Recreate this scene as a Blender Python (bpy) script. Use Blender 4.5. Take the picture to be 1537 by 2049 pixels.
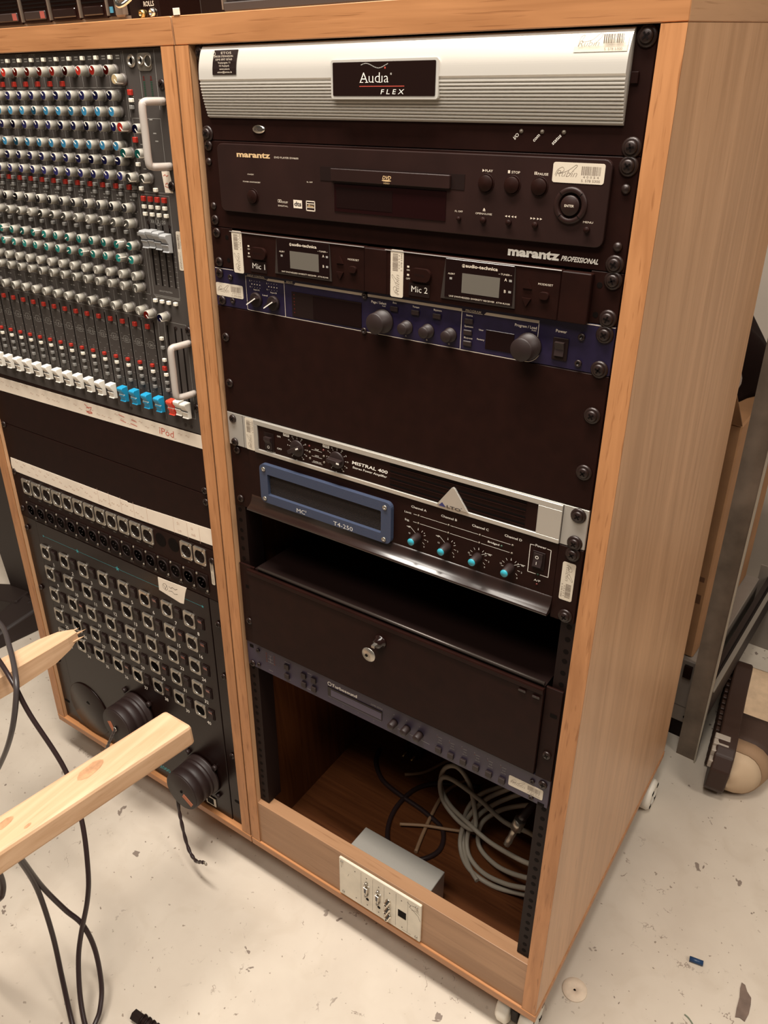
import bpy, bmesh, math, random
from mathutils import Vector, Matrix
random.seed(7)
S = bpy.context.scene
COL = S.collection
for o in list(bpy.data.objects): bpy.data.objects.remove(o)

# ------------------------------------------------------------------ camera
CAM = Vector((0.4575, -0.6728982, 1.2621528)); EUL = (1.03826102, 0.03181958, 0.60071303)
FPX, IW, IH = 1575.8175, 1537, 2049
cd = bpy.data.cameras.new('camera'); cam = bpy.data.objects.new('camera', cd); COL.objects.link(cam)
cam.location = CAM; cam.rotation_euler = EUL
cd.sensor_fit = 'VERTICAL'; cd.sensor_height = 36.0; cd.lens = FPX * 36.0 / IH; cd.clip_start = 0.01
S.camera = cam
# ------------------------------------------------------------------ world, lamps, exposure
w = bpy.data.worlds.new('world'); S.world = w; w.use_nodes = True
w.node_tree.nodes['Background'].inputs[0].default_value = (1.0, 0.86, 0.72, 1)
w.node_tree.nodes['Background'].inputs[1].default_value = 0.07
def area(name, loc, target, sx, sy, power, col=(1, 0.86, 0.68)):
    l = bpy.data.lights.new(name, 'AREA'); l.shape = 'RECTANGLE'; l.size = sx; l.size_y = sy; l.energy = power; l.color = col
    o = bpy.data.objects.new(name, l); COL.objects.link(o); o.location = loc
    o.rotation_euler = (Vector(target) - Vector(loc)).to_track_quat('-Z', 'Y').to_euler()
    return o
area('ceiling_lamp_over', (-0.15, -0.32, 2.62), (-0.15, -0.32, 0.0), 1.3, 0.26, 66, (1, .93, .84))
area('front_fill', (0.2, -1.1, 2.62), (0.0, 0.0, 0.9), 1.3, 0.4, 26, (1, .92, .82))  # added fill for the upright front faces, no known lamp there
area('side_fill', (2.1, -0.2, 2.62), (0.4, 0.1, 0.5), 0.4, 1.3, 27, (1, .92, .82))  # added fill to light the cabinet side and the boots
S.view_settings.view_transform = 'Standard'; S.view_settings.look = 'None'
S.view_settings.exposure = 0.0; S.view_settings.gamma = 1.0; S.view_settings.use_curve_mapping = False

# ------------------------------------------------------------------ frames
TH = 0.0711; SN, CS = math.sin(TH), math.cos(TH); YF = -0.0058
OFFZ = 0.08 - (-SN * YF + CS * -1.194)
def r2w(x, y, z):                     # rack frame (leaning back 4 degrees) in metres, z up from rack top -> world
    return Vector((x, CS * y + SN * z, -SN * y + CS * z + OFFZ))
RC = (457.5, -670.6, 56.2)
def pj(x, z, y):                      # panel-plane measure (mm) carried onto a plane y mm in front of it
    k = (y + 670.6) / 670.6
    return RC[0] + (x - RC[0]) * k, RC[2] + (z - RC[2]) * k
_M = cam.rotation_euler.to_matrix()
def at(u, v, ax, val):
    d = _M @ Vector(((u - IW / 2) / FPX, -(v - IH / 2) / FPX, -1)); t = (val - CAM[ax]) / d[ax]
    return CAM + d * t

# ------------------------------------------------------------------ materials
def lin(c): return tuple(((v / 255) / 12.92 if v / 255 <= .04045 else ((v / 255 + .055) / 1.055) ** 2.4) for v in c)
def mat(name, col, rough=.5, metal=0., spec=.5, coat=0., bump=0., bscale=300., vary=0., vscale=30., trans=0.):
    m = bpy.data.materials.new(name); m.use_nodes = True; nt = m.node_tree; b = nt.nodes['Principled BSDF']
    b.inputs['Base Color'].default_value = (*col, 1); b.inputs['Roughness'].default_value = rough
    b.inputs['Metallic'].default_value = metal; b.inputs['Specular IOR Level'].default_value = spec
    b.inputs['Coat Weight'].default_value = coat; b.inputs['Transmission Weight'].default_value = trans
    tc = nt.nodes.new('ShaderNodeTexCoord')
    if vary:
        n = nt.nodes.new('ShaderNodeTexNoise'); n.inputs['Scale'].default_value = vscale; n.inputs['Detail'].default_value = 5
        nt.links.new(tc.outputs['Object'], n.inputs['Vector'])
        r = nt.nodes.new('ShaderNodeValToRGB'); e = r.color_ramp.elements
        e[0].position = .3; e[1].position = .7
        e[0].color = (*[c * (1 - vary) for c in col], 1); e[1].color = (*[min(1, c * (1 + vary)) for c in col], 1)
        nt.links.new(n.outputs['Fac'], r.inputs[0]); nt.links.new(r.outputs[0], b.inputs['Base Color'])
    if bump:
        n2 = nt.nodes.new('ShaderNodeTexNoise'); n2.inputs['Scale'].default_value = bscale; n2.inputs['Detail'].default_value = 3
        nt.links.new(tc.outputs['Object'], n2.inputs['Vector'])
        bp = nt.nodes.new('ShaderNodeBump'); bp.inputs['Strength'].default_value = bump; bp.inputs['Distance'].default_value = .001
        nt.links.new(n2.outputs['Fac'], bp.inputs['Height']); nt.links.new(bp.outputs[0], b.inputs['Normal'])
    return m
def wood(name, c1, c2, pore, axis, rough=.42, scale=1., spec=.4, porew=.6):
    m = bpy.data.materials.new(name); m.use_nodes = True; nt = m.node_tree; b = nt.nodes['Principled BSDF']
    b.inputs['Roughness'].default_value = rough; b.inputs['Specular IOR Level'].default_value = spec
    tc = nt.nodes.new('ShaderNodeTexCoord'); mp = nt.nodes.new('ShaderNodeMapping')
    sc = [70 * scale] * 3; sc['xyz'.index(axis)] = 3.2 * scale; mp.inputs['Scale'].default_value = sc
    nt.links.new(tc.outputs['Object'], mp.inputs[0])
    n = nt.nodes.new('ShaderNodeTexNoise'); n.inputs['Scale'].default_value = 1.; n.inputs['Detail'].default_value = 6; n.inputs['Distortion'].default_value = 1.4
    nt.links.new(mp.outputs[0], n.inputs['Vector'])
    r = nt.nodes.new('ShaderNodeValToRGB'); e = r.color_ramp.elements
    e[0].position = .3; e[0].color = (*c1, 1); e[1].position = .7; e[1].color = (*c2, 1)
    nt.links.new(n.outputs['Fac'], r.inputs[0])
    mp2 = nt.nodes.new('ShaderNodeMapping'); s2 = [360] * 3; s2['xyz'.index(axis)] = 14; mp2.inputs['Scale'].default_value = s2
    nt.links.new(tc.outputs['Object'], mp2.inputs[0])
    n2 = nt.nodes.new('ShaderNodeTexNoise'); n2.inputs['Scale'].default_value = 1.; n2.inputs['Detail'].default_value = 2
    nt.links.new(mp2.outputs[0], n2.inputs['Vector'])
    r2 = nt.nodes.new('ShaderNodeValToRGB'); r2.color_ramp.elements[0].position = .60; r2.color_ramp.elements[1].position = .72
    r2.color_ramp.elements[1].color = (porew, porew, porew, 1)
    nt.links.new(n2.outputs['Fac'], r2.inputs[0])
    n3 = nt.nodes.new('ShaderNodeTexNoise'); n3.inputs['Scale'].default_value = 5.; nt.links.new(tc.outputs['Object'], n3.inputs['Vector'])
    mx = nt.nodes.new('ShaderNodeMixRGB'); mx.inputs[2].default_value = (*pore, 1)
    nt.links.new(r2.outputs[0], mx.inputs[0]); nt.links.new(r.outputs[0], mx.inputs[1])
    hs = nt.nodes.new('ShaderNodeHueSaturation'); mr = nt.nodes.new('ShaderNodeMapRange'); mr.inputs[3].default_value = .86; mr.inputs[4].default_value = 1.14
    nt.links.new(n3.outputs['Fac'], mr.inputs[0]); nt.links.new(mr.outputs[0], hs.inputs['Value']); nt.links.new(mx.outputs[0], hs.inputs['Color'])
    nt.links.new(hs.outputs[0], b.inputs['Base Color'])
    bp = nt.nodes.new('ShaderNodeBump'); bp.inputs['Strength'].default_value = .12; bp.inputs['Distance'].default_value = .0006; bp.invert = True
    nt.links.new(r2.outputs[0], bp.inputs['Height']); nt.links.new(bp.outputs[0], b.inputs['Normal'])
    return m
OAK1, OAK2, OAKP = (.385, .166, .064), (.52, .238, .098), (.22, .080, .026)
oak = {a: wood('oak_edge_' + a, OAK1, OAK2, OAKP, a) for a in 'xyz'}
ven = {a: wood('oak_veneer_' + a, (.46, .250, .128), (.62, .352, .190), (.33, .16, .07), a, .34, .45, .5, .5) for a in 'xyz'}
kickv_dim = wood('oak_veneer_kick_dim', (.30, .158, .080), (.40, .222, .118), (.21, .10, .045), 'x', .36, .5, .4, .5)  # veneer darkened to stand for the weaker light low on the cabinet
shadewood = wood('oak_shade', (.085, .025, .007), (.14, .045, .013), (.05, .013, .004), 'z', .55, 1., .2)  # same oak with the unlit interior's darkness put into the colour
shadewoody = wood('oak_shade_floor', (.085, .025, .007), (.14, .045, .013), (.05, .013, .004), 'x', .55, 1., .2)  # as above for the cabinet bottom, shade in the colour
pine = {a: wood('pine_' + a, (.62, .375, .215), (.76, .505, .315), (.50, .27, .135), a, .55, .7, .3, .35) for a in 'xyz'}
BLK = (.0135, .0038, .0025)
black = mat('black_panel', BLK, .5, spec=.12, vary=.15, vscale=60)
blackm = mat('black_matt', (.010, .0034, .0024), .6, spec=.2)
blackg = mat('black_gloss', (.012, .005, .004), .14, spec=.5)
blacktex = mat('black_crackle_paint', (.011, .0042, .0032), .24, spec=.22, bump=.15, bscale=900)
fascia = mat('dvd_fascia', (.019, .0075, .006), .42, spec=.3, vary=.2, vscale=20)
rubber = mat('black_rubber', (.018, .009, .008), .5, spec=.4)
silver = mat('silver_lacquer', (.66, .62, .56), .34, metal=.35, spec=.5)
silver2 = mat('silver_painted_metal', (.40, .37, .33), .42, metal=.3)
alu = mat('brushed_aluminium', (.56, .525, .47), .36, metal=.6, bump=.1, bscale=500)
nickel = mat('nickel', (.44, .40, .345), .30, metal=.85, vary=.15, vscale=200)
chrome = mat('chrome', (.75, .70, .62), .15, metal=1.)
steel = mat('galvanised_steel', (.20, .155, .12), .45, metal=.4, vary=.35, vscale=14)
steelp = mat('grey_steel_sheet', (.26, .215, .18), .55, spec=.3, vary=.12, vscale=8)
screwm = mat('screw_black', (.020, .010, .008), .36, metal=.2, spec=.5)
navy = mat('navy_anodised', (.012, .007, .029), .40, metal=.1, vary=.2, vscale=120)
navy2 = mat('violet_grey_panel', (.034, .024, .044), .45, vary=.1)
blueframe = mat('blue_frame', (.036, .048, .088), .55, bump=.15, bscale=700)
tealcap = mat('teal_cap', (.03, .33, .42), .4)
mixgrey = mat('mixer_grey', (.056, .047, .042), .5, spec=.25, vary=.08, vscale=15)
kgrey = mat('knob_grey', (.33, .305, .26), .38)
kskirt = mat('knob_skirt', (.10, .085, .075), .45)
cred = mat('cap_red', (.62, .035, .02), .35); cnavy = mat('cap_navy', (.012, .012, .085), .35)
cblue = mat('cap_blue', (.03, .20, .36), .35); cgreen = mat('cap_green', (.012, .20, .17), .35)
cwhite = mat('cap_white', (.82, .76, .66), .4); cdark = mat('cap_dark', (.05, .045, .05), .4); cyel = mat('cap_cream', (.72, .55, .30), .4)
bred = mat('button_red', (.36, .022, .012), .4); bwhite = mat('button_cream', (.78, .72, .60), .45); bgrey = mat('button_grey', (.20, .19, .175), .45)
fwhite = mat('fader_white', (.84, .79, .70), .4); fblue = mat('fader_blue', (.015, .27, .48), .38); fred = mat('fader_red', (.72, .06, .03), .38); fgrey = mat('fader_grey', (.33, .33, .33), .4)
hgrey = mat('handle_grey', (.42, .37, .33), .35)
tape = mat('masking_tape', (.84, .73, .60), .7, vary=.06, vscale=25)
redink = mat('red_ink', (.62, .14, .09), .7); faintink = mat('faded_red_ink', (.58, .38, .29), .7); dinki = mat('dark_ink', (.05, .035, .03), .7)
prt = mat('print_cream', (.72, .62, .50), .6); prtw = mat('print_white', (.85, .80, .72), .6); prtgold = mat('print_gold', (.62, .42, .22), .5)
prtdim = mat('print_dim', (.30, .25, .20), .6); prtteal = mat('print_teal', (.04, .30, .33), .6); prtred = mat('print_red', (.40, .05, .03), .6); prtblue = mat('print_blue', (.03, .03, .12), .6)
prtgrey = mat('print_grey', (.30, .285, .26), .6)
stk = mat('label_cream', (.62, .54, .43), .55); stkw = mat('label_old_white', (.72, .66, .55), .55)
ledr = mat('led_red_off', (.085, .012, .009), .3); ledd = mat('led_off', (.16, .13, .10), .3); ledg = mat('led_green_off', (.02, .05, .03), .3); hole = mat('hole_black', (.004, .002, .0015), .7, spec=.1)
lcd = mat('lcd_grey', (.13, .115, .095), .25); lcddark = mat('lcd_dark', (.010, .004, .0035), .10, spec=.35); lcdred = mat('smoked_red_window', (.012, .003, .003), .10, spec=.3); lcdviol = mat('lcd_violet', (.07, .055, .085), .3)
foam = mat('open_foam', (.014, .007, .005), .9, bump=1., bscale=900, vary=.8, vscale=900)
orange = mat('orange_label', (.50, .16, .075), .6, vary=.1)
cablegrey = mat('cable_grey', (.40, .35, .28), .5); cableblk = mat('cable_black', (.030, .017, .017), .34, spec=.5); cablebeige = mat('cable_beige', (.34, .20, .11), .55)
cardboard = mat('cardboard', (.34, .17, .075), .75, vary=.15, vscale=12); cardd = mat('cardboard_print', (.15, .065, .028), .75)
fabric = mat('black_fabric', (.010, .004, .003), .9, spec=.1, bump=.4, bscale=150)
plas = mat('clear_film', (.30, .22, .18), .25)
tan = mat('boot_suede', (.60, .43, .28), .8, vary=.12, vscale=60, bump=.3, bscale=400); tand = mat('boot_trim', (.34, .21, .12), .8); bootdark = mat('boot_mesh', (.055, .028, .018), .7, bump=.5, bscale=500); sole = mat('boot_sole', (.035, .014, .008), .55); lug = mat('boot_lug', (.42, .36, .30), .5)
lace = mat('boot_lace', (.30, .17, .085), .8); eyelet = mat('boot_black', (.02, .012, .01), .5)
white = mat('white_plastic', (.82, .76, .66), .45); plate = mat('aged_white_plate', (.70, .63, .51), .5, vary=.08, vscale=40)
felt = mat('felt_disc', (.74, .60, .46), .85, vary=.08, vscale=80); bluep = mat('blue_tube', (.012, .045, .12), .4); scrap = mat('grey_tape_scrap', (.16, .11, .085), .6, vary=.2, vscale=60); greenw = mat('green_wire', (.16, .19, .13), .5)
standm = mat('stand_black', (.020, .011, .009), .55)
wallm = mat('wall_paint', (.42, .36, .30), .8, vary=.06, vscale=6, bump=.2, bscale=40)
rubin = mat('script_ink', (.22, .17, .13), .6)
redtag = mat('tray_tag_red', (.30, .07, .055), .5); bluelight = mat('blue_badge', (.06, .24, .36), .4); brass = mat('brass', (.62, .42, .16), .25, metal=.9)

def floor_material():
    m = bpy.data.materials.new('painted_concrete'); m.use_nodes = True; nt = m.node_tree; b = nt.nodes['Principled BSDF']; L = nt.links.new
    tc = nt.nodes.new('ShaderNodeTexCoord')
    def noise(sc, det, dist=0., rough=.5):
        n = nt.nodes.new('ShaderNodeTexNoise'); n.inputs['Scale'].default_value = sc; n.inputs['Detail'].default_value = det
        n.inputs['Distortion'].default_value = dist; n.inputs['Roughness'].default_value = rough; L(tc.outputs['Object'], n.inputs['Vector']); return n
    def ramp(src, a, c, ca=(0, 0, 0, 1), cb=(1, 1, 1, 1)):
        r = nt.nodes.new('ShaderNodeValToRGB'); e = r.color_ramp.elements; e[0].position = a; e[1].position = c; e[0].color = ca; e[1].color = cb
        L(src, r.inputs[0]); return r
    def mul(a, c):
        x = nt.nodes.new('ShaderNodeMath'); x.operation = 'MULTIPLY'; L(a, x.inputs[0]); L(c, x.inputs[1]); return x
    def mix(f, a, colr):
        x = nt.nodes.new('ShaderNodeMixRGB'); L(f, x.inputs[0]); L(a, x.inputs[1]); x.inputs[2].default_value = (*colr, 1); return x
    base = ramp(noise(7, 6).outputs['Fac'], .3, .7, (.565, .49, .405, 1), (.655, .58, .485, 1))
    specks = mul(ramp(noise(105, 2, .1).outputs['Fac'], .69, .72).outputs[0], ramp(noise(9, 3).outputs['Fac'], .40, .54).outputs[0])
    chips = mul(ramp(noise(30, 3, .35, .6).outputs['Fac'], .672, .684).outputs[0], ramp(noise(4.3, 2).outputs['Fac'], .47, .53).outputs[0])
    v = nt.nodes.new('ShaderNodeTexVoronoi'); v.feature = 'DISTANCE_TO_EDGE'; v.inputs['Scale'].default_value = 6
    nd = noise(9, 5, 0, .7); vm = nt.nodes.new('ShaderNodeMixRGB'); vm.inputs[0].default_value = .22
    L(tc.outputs['Object'], vm.inputs[1]); L(nd.outputs['Color'], vm.inputs[2]); L(vm.outputs[0], v.inputs['Vector'])
    crack = mul(ramp(v.outputs['Distance'], .004, .010, (1, 1, 1, 1), (0, 0, 0, 1)).outputs[0], ramp(noise(40, 3).outputs['Fac'], .56, .64).outputs[0])
    crack2 = mul(crack.outputs[0], ramp(noise(3.1, 2).outputs['Fac'], .45, .55).outputs[0])
    smear = ramp(noise(16, 6, 1.).outputs['Fac'], .52, .75, (0, 0, 0, 1), (.35, .35, .35, 1))
    c = mix(smear.outputs[0], base.outputs[0], (.50, .42, .33))
    c = mix(specks.outputs[0], c.outputs[0], (.30, .24, .19)); c = mix(crack2.outputs[0], c.outputs[0], (.26, .20, .16)); c = mix(chips.outputs[0], c.outputs[0], (.24, .19, .155))
    L(c.outputs[0], b.inputs['Base Color']); b.inputs['Roughness'].default_value = .42; b.inputs['Specular IOR Level'].default_value = .35
    return m

# ------------------------------------------------------------------ mesh builder
class MB:
    """collects shapes; rack mm (x right, y back, z DOWN) relative to ref, or world metres relative to ref"""
    def __init__(s, ref=(0, 0, 0), mm=True):
        s.bm = bmesh.new(); s.ref = ref; s.mm = mm; s.mi = 0
    def t(s, p):
        if s.mm: return ((p[0] - s.ref[0]) * .001, (p[1] - s.ref[1]) * .001, -(p[2] - s.ref[2]) * .001)
        return (p[0] - s.ref[0], p[1] - s.ref[1], p[2] - s.ref[2])
    def m(s, i): s.mi = i; return s
    def faces(s, vs, fs, smooth=False):
        v = [s.bm.verts.new(s.t(p)) for p in vs]; out = []
        for f in fs:
            try: F = s.bm.faces.new([v[i] for i in f])
            except ValueError: continue
            F.material_index = s.mi; F.smooth = smooth; out.append(F)
        return v, out
    def bevel(s, v, fs, b, seg=2):
        bmesh.ops.recalc_face_normals(s.bm, faces=fs); es = list({e for f in fs for e in f.edges}); k = .001 if s.mm else 1.
        r = bmesh.ops.bevel(s.bm, geom=es, offset=b * k, segments=seg, profile=.5, affect='EDGES', clamp_overlap=True)
        for f in r['faces']: f.material_index = s.mi
    def box(s, x0, x1, y0, y1, z0, z1, bev=0, seg=2):
        vs = [(x, y, z) for x in (x0, x1) for y in (y0, y1) for z in (z0, z1)]
        v, f = s.faces(vs, [(0, 1, 3, 2), (4, 6, 7, 5), (0, 4, 5, 1), (2, 3, 7, 6), (0, 2, 6, 4), (1, 5, 7, 3)])
        if bev: s.bevel(v, f, bev, seg)
        return s
    def hexa(s, pts, bev=0):          # 8 points: bottom ring 0-3, top ring 4-7
        v, f = s.faces(pts, [(0, 1, 2, 3), (7, 6, 5, 4), (0, 4, 5, 1), (1, 5, 6, 2), (2, 6, 7, 3), (3, 7, 4, 0)])
        if bev: s.bevel(v, f, bev)
        return s
    def prism(s, pts, a, b, plane='xz', smooth=False, bev=0):
        def q(p, k): return {'xz': (p[0], k, p[1]), 'yz': (k, p[0], p[1]), 'xy': (p[0], p[1], k)}[plane]
        n = len(pts); vs = [q(p, a) for p in pts] + [q(p, b) for p in pts]
        v, f = s.faces(vs, [tuple(range(n)), tuple(range(2 * n - 1, n - 1, -1))])
        v2 = v
        for i in range(n):
            j = (i + 1) % n
            F = s.bm.faces.new([v[i], v[j], v[n + j], v[n + i]]); F.material_index = s.mi; F.smooth = smooth; f.append(F)
        if bev: s.bevel(v, f, bev)
        return s
    def lathe(s, prof, c, axis='y', n=16, smooth=True, cap=True):   # prof: (radius, along)
        ai = 'xyz'.index(axis); o = [i for i in range(3) if i != ai]; vs = []; fs = []
        for r, a in prof:
            for k in range(n):
                an = 2 * math.pi * k / n; p = [0, 0, 0]; p[ai] = c[ai] + a; p[o[0]] = c[o[0]] + r * math.cos(an); p[o[1]] = c[o[1]] + r * math.sin(an); vs.append(p)
        for i in range(len(prof) - 1):
            for k in range(n):
                fs.append((i * n + k, i * n + (k + 1) % n, (i + 1) * n + (k + 1) % n, (i + 1) * n + k))
        v, f = s.faces(vs, fs, smooth)
        for i, e in ((0, 0), (len(prof) - 1, 1)):
            if cap and prof[i][0] > 1e-6:
                F = s.bm.faces.new([v[i * n + k] for k in range(n)]); F.material_index = s.mi
        return s
    def cyl(s, c, r, h, axis='y', n=16, r2=None):
        return s.lathe([(r, 0), (r if r2 is None else r2, h)], c, axis, n)
    def tube(s, pts, r, n=8, sub=6, closed=False):
        P = [Vector(p) for p in pts]; Q = []
        if sub > 1:
            m = len(P)
            for i in range(m if closed else m - 1):
                p0 = P[i - 1] if (i or closed) else P[0]; p1 = P[i]; p2 = P[(i + 1) % m]; p3 = P[(i + 2) % m] if (closed or i + 2 < m) else p2
                for k in range(sub):
                    t = k / sub
                    Q.append(.5 * ((2 * p1) + (p2 - p0) * t + (2 * p0 - 5 * p1 + 4 * p2 - p3) * t * t + (3 * p1 - p0 - 3 * p2 + p3) * t ** 3))
            if not closed: Q.append(P[-1])
        else: Q = P
        vs = []; fs = []; N = len(Q); a = None
        for i, p in enumerate(Q):
            d = (Q[(i + 1) % N if closed else min(i + 1, N - 1)] - Q[i - 1 if (i or closed) else 0]).normalized()
            if a is None:
                a = d.cross(Vector((.13, .31, .94)))
                if a.length < 1e-3: a = d.cross(Vector((1, 0, 0)))
            else: a = a - d * a.dot(d)
            a.normalize(); b = d.cross(a); rr = r(i / max(1, N - 1)) if callable(r) else r
            for k in range(n):
                an = 2 * math.pi * k / n; vs.append(p + (a * math.cos(an) + b * math.sin(an)) * rr)
        for i in range(N if closed else N - 1):
            for k in range(n):
                j = (i + 1) % N; fs.append((i * n + k, i * n + (k + 1) % n, j * n + (k + 1) % n, j * n + k))
        v, f = s.faces(vs, fs, True)
        if not closed:
            for base in (0, (N - 1) * n):
                F = s.bm.faces.new([v[base + k] for k in range(n)]); F.material_index = s.mi
        return s
    def mesh(s, name, mats):
        bmesh.ops.recalc_face_normals(s.bm, faces=s.bm.faces)
        me = bpy.data.meshes.new(name); s.bm.to_mesh(me); s.bm.free()
        for x in (mats if isinstance(mats, (list, tuple)) else [mats]): me.materials.append(x)
        return me
    def build(s, name, mats, parent=None, label=None, kind=None):
        o = bpy.data.objects.new(name, s.mesh(name, mats)); COL.objects.link(o)
        if parent: o.parent = parent
        if label: o['label'] = label
        if kind: o['kind'] = kind
        return o
def rrect(x0, x1, z0, z1, r, n=4):
    out = []
    for cx, cz, a0 in ((x1 - r, z1 - r, 0), (x0 + r, z1 - r, 90), (x0 + r, z0 + r, 180), (x1 - r, z0 + r, 270)):
        for k in range(n + 1):
            a = math.radians(a0 + 90 * k / n); out.append((cx + r * math.cos(a), cz + r * math.sin(a)))
    return out
def tag(o, label, cat, group=None):
    o['label'] = label; o['category'] = cat
    if group: o['group'] = group
    return o
REF = {}
def rack_thing(name, label, cat, xc, zc, group=None):    # an Empty on the panel plane, leaning with the rack
    o = bpy.data.objects.new(name, None); COL.objects.link(o); o.empty_display_size = .05
    o.location = r2w(xc / 1000, 0, -zc / 1000); o.rotation_euler = (-TH, 0, 0); tag(o, label, cat, group)
    REF[o.name] = (xc, 0, zc); return o
def world_thing(name, label, cat, loc, rz=0, group=None):
    o = bpy.data.objects.new(name, None); COL.objects.link(o); o.empty_display_size = .05
    o.location = loc; o.rotation_euler = (0, 0, rz); tag(o, label, cat, group); return o
def rmb(dev): return MB(REF[dev.name])
def inst(name, me, parent, dev, x, y, z, roty=0, s=1):
    o = bpy.data.objects.new(name, me); COL.objects.link(o); o.parent = parent; r = REF[dev.name]
    o.location = ((x - r[0]) * .001, y * .001, -(z - r[2]) * .001); o.rotation_euler = (0, roty, 0)
    if s != 1: o.scale = (s, s, s)
    return o

# ------------------------------------------------------------------ flat print (lettering, lines, bars)
_tc = {}
def glyphs(txt, bold=0):
    k = (txt, bold)
    if k not in _tc:
        c = bpy.data.curves.new('t', 'FONT'); c.body = txt; c.size = 1; c.resolution_u = 2; c.offset = bold
        o = bpy.data.objects.new('t', c); COL.objects.link(o)
        bpy.context.view_layer.update()
        me = o.to_mesh(); vs = [(v.co.x, v.co.y) for v in me.vertices]; fs = [tuple(p.vertices) for p in me.polygons]
        o.to_mesh_clear(); bpy.data.objects.remove(o); bpy.data.curves.remove(c)
        _tc[k] = (vs, fs)
    return _tc[k]
class Print:
    """flat print on a plane y (mm): everything joined into one lettering part"""
    def __init__(s, dev, y): s.ref = REF[dev.name]; s.y = y; s.v = []; s.f = []; s.dev = dev
    def pj(s, x, z): return pj(x, z, s.y)
    def poly(s, pts):
        b = len(s.v); s.v += [tuple(p) for p in pts]; s.f.append(tuple(range(b, b + len(pts)))); return s
    def rect(s, x0, x1, z0, z1): return s.poly([(x0, z0), (x1, z0), (x1, z1), (x0, z1)])
    def line(s, pts, w, closed=False):
        P = list(pts) + ([pts[0]] if closed else [])
        for (a, b), (c, d) in zip(P, P[1:]):
            l = math.hypot(c - a, d - b) or 1; nx, nz = -(d - b) / l * w / 2, (c - a) / l * w / 2
            ex, ez = (c - a) / l * w / 2, (d - b) / l * w / 2
            s.poly([(a - ex + nx, b - ez + nz), (c + ex + nx, d + ez + nz), (c + ex - nx, d + ez - nz), (a - ex - nx, b - ez - nz)])
        return s
    def text(s, txt, x, z, h=None, w=None, align='c', rot=0, shear=0, bold=0, sx=1):
        """x,z anchor: baseline-left (l), centre of baseline (c) in mm; h cap height, w total width"""
        vs, fs = glyphs(txt, bold)
        if not vs: return s
        x0 = min(p[0] for p in vs); x1 = max(p[0] for p in vs); k = (h / .70) if h else w / (x1 - x0)
        kx = (w / (x1 - x0)) if w else k * sx
        if not h: k = kx / sx
        off = {'l': x0, 'c': (x0 + x1) / 2, 'r': x1}[align]; ca, sa = math.cos(rot), math.sin(rot); b = len(s.v)
        for px, py in vs:
            a = (px - off) * kx + shear * py * k; c = py * k
            s.v.append((x + a * ca - c * sa, z - (a * sa + c * ca)))
        s.f += [tuple(i + b for i in f) for f in fs]; return s
    def ring(s, cx, cz, r, w, n=20, a0=0, a1=360):
        for k in range(n):
            a = math.radians(a0 + (a1 - a0) * k / n); c = math.radians(a0 + (a1 - a0) * (k + 1) / n)
            s.poly([(cx + r * math.cos(a), cz + r * math.sin(a)), (cx + r * math.cos(c), cz + r * math.sin(c)), (cx + (r - w) * math.cos(c), cz + (r - w) * math.sin(c)), (cx + (r - w) * math.cos(a), cz + (r - w) * math.sin(a))])
        return s
    def disc(s, cx, cz, r, n=10): return s.poly([(cx + r * math.cos(6.2832 * k / n), cz + r * math.sin(6.2832 * k / n)) for k in range(n)])
    def star(s, cx, cz, r): return s.poly([(cx + (r if k % 2 == 0 else r * .4) * math.sin(k * math.pi / 5), cz - (r if k % 2 == 0 else r * .4) * math.cos(k * math.pi / 5)) for k in range(10)])
    def build(s, mt, parent=None, name='lettering', lift=.12):
        me = bpy.data.meshes.new(name)
        me.from_pydata([((x - s.ref[0]) * .001, (s.y - lift) * .001, -(z - s.ref[2]) * .001) for x, z in s.v], [], s.f)
        me.materials.append(mt); o = bpy.data.objects.new(name, me); COL.objects.link(o); o.parent = parent or s.dev; o['kind'] = 'stuff'
        return o

def smooth(P, n=5):
    out = []
    for i in range(len(P) - 1):
        p0, p1, p2, p3 = P[max(0, i - 1)], P[i], P[i + 1], P[min(len(P) - 1, i + 2)]
        for k in range(n):
            t = k / n; out.append(tuple(.5 * (2 * p1[j] + (p2[j] - p0[j]) * t + (2 * p0[j] - 5 * p1[j] + 4 * p2[j] - p3[j]) * t * t + (3 * p1[j] - p0[j] - 3 * p2[j] + p3[j]) * t ** 3) for j in (0, 1)))
    return out + [P[-1]]
# ------------------------------------------------------------------ shared small parts (mm, own origin)
def mesh_screw(washer):
    b = MB()
    if washer: b.lathe([(8.0, 0), (8.0, -1.0), (6.6, -2.2), (5.6, -2.2)], (0, 0, 0), n=18); y0 = -1.6
    else: y0 = 0
    b.lathe([(5.4, y0), (5.4, y0 - 1.2), (4.9, y0 - 2.2), (3.9, y0 - 2.8), (0, y0 - 3.0)], (0, 0, 0), n=16)
    b.m(1); a = .5
    for an in (a, a + math.pi / 2):
        c, s_ = math.cos(an), math.sin(an)
        pts = [(-3.0, -.7), (3.0, -.7), (3.0, .7), (-3.0, .7)]
        b.prism([(p[0] * c - p[1] * s_, p[0] * s_ + p[1] * c) for p in pts], y0 - 2.6, y0 - 3.12)
    return b.mesh('rack_screw', [screwm, hole])
SCR = mesh_screw(False); SCRW = mesh_screw(True)
def screws(dev, pts, washer=False, y=0):
    for x, z in pts: inst('rack_screw', SCRW if washer else SCR, dev, dev, x, y, z, random.uniform(0, 3))
RIV = MB().lathe([(4.2, 0), (3.8, -1.4), (2.2, -2.6), (0, -3.0)], (0, 0, 0), n=12).mesh('rivet', screwm)
BOLT = MB().lathe([(3.2, 0), (3.2, -2.2), (1.6, -2.2), (1.6, -.6), (0, -.6)], (0, 0, 0), n=12).mesh('hex_bolt', screwm)
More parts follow.
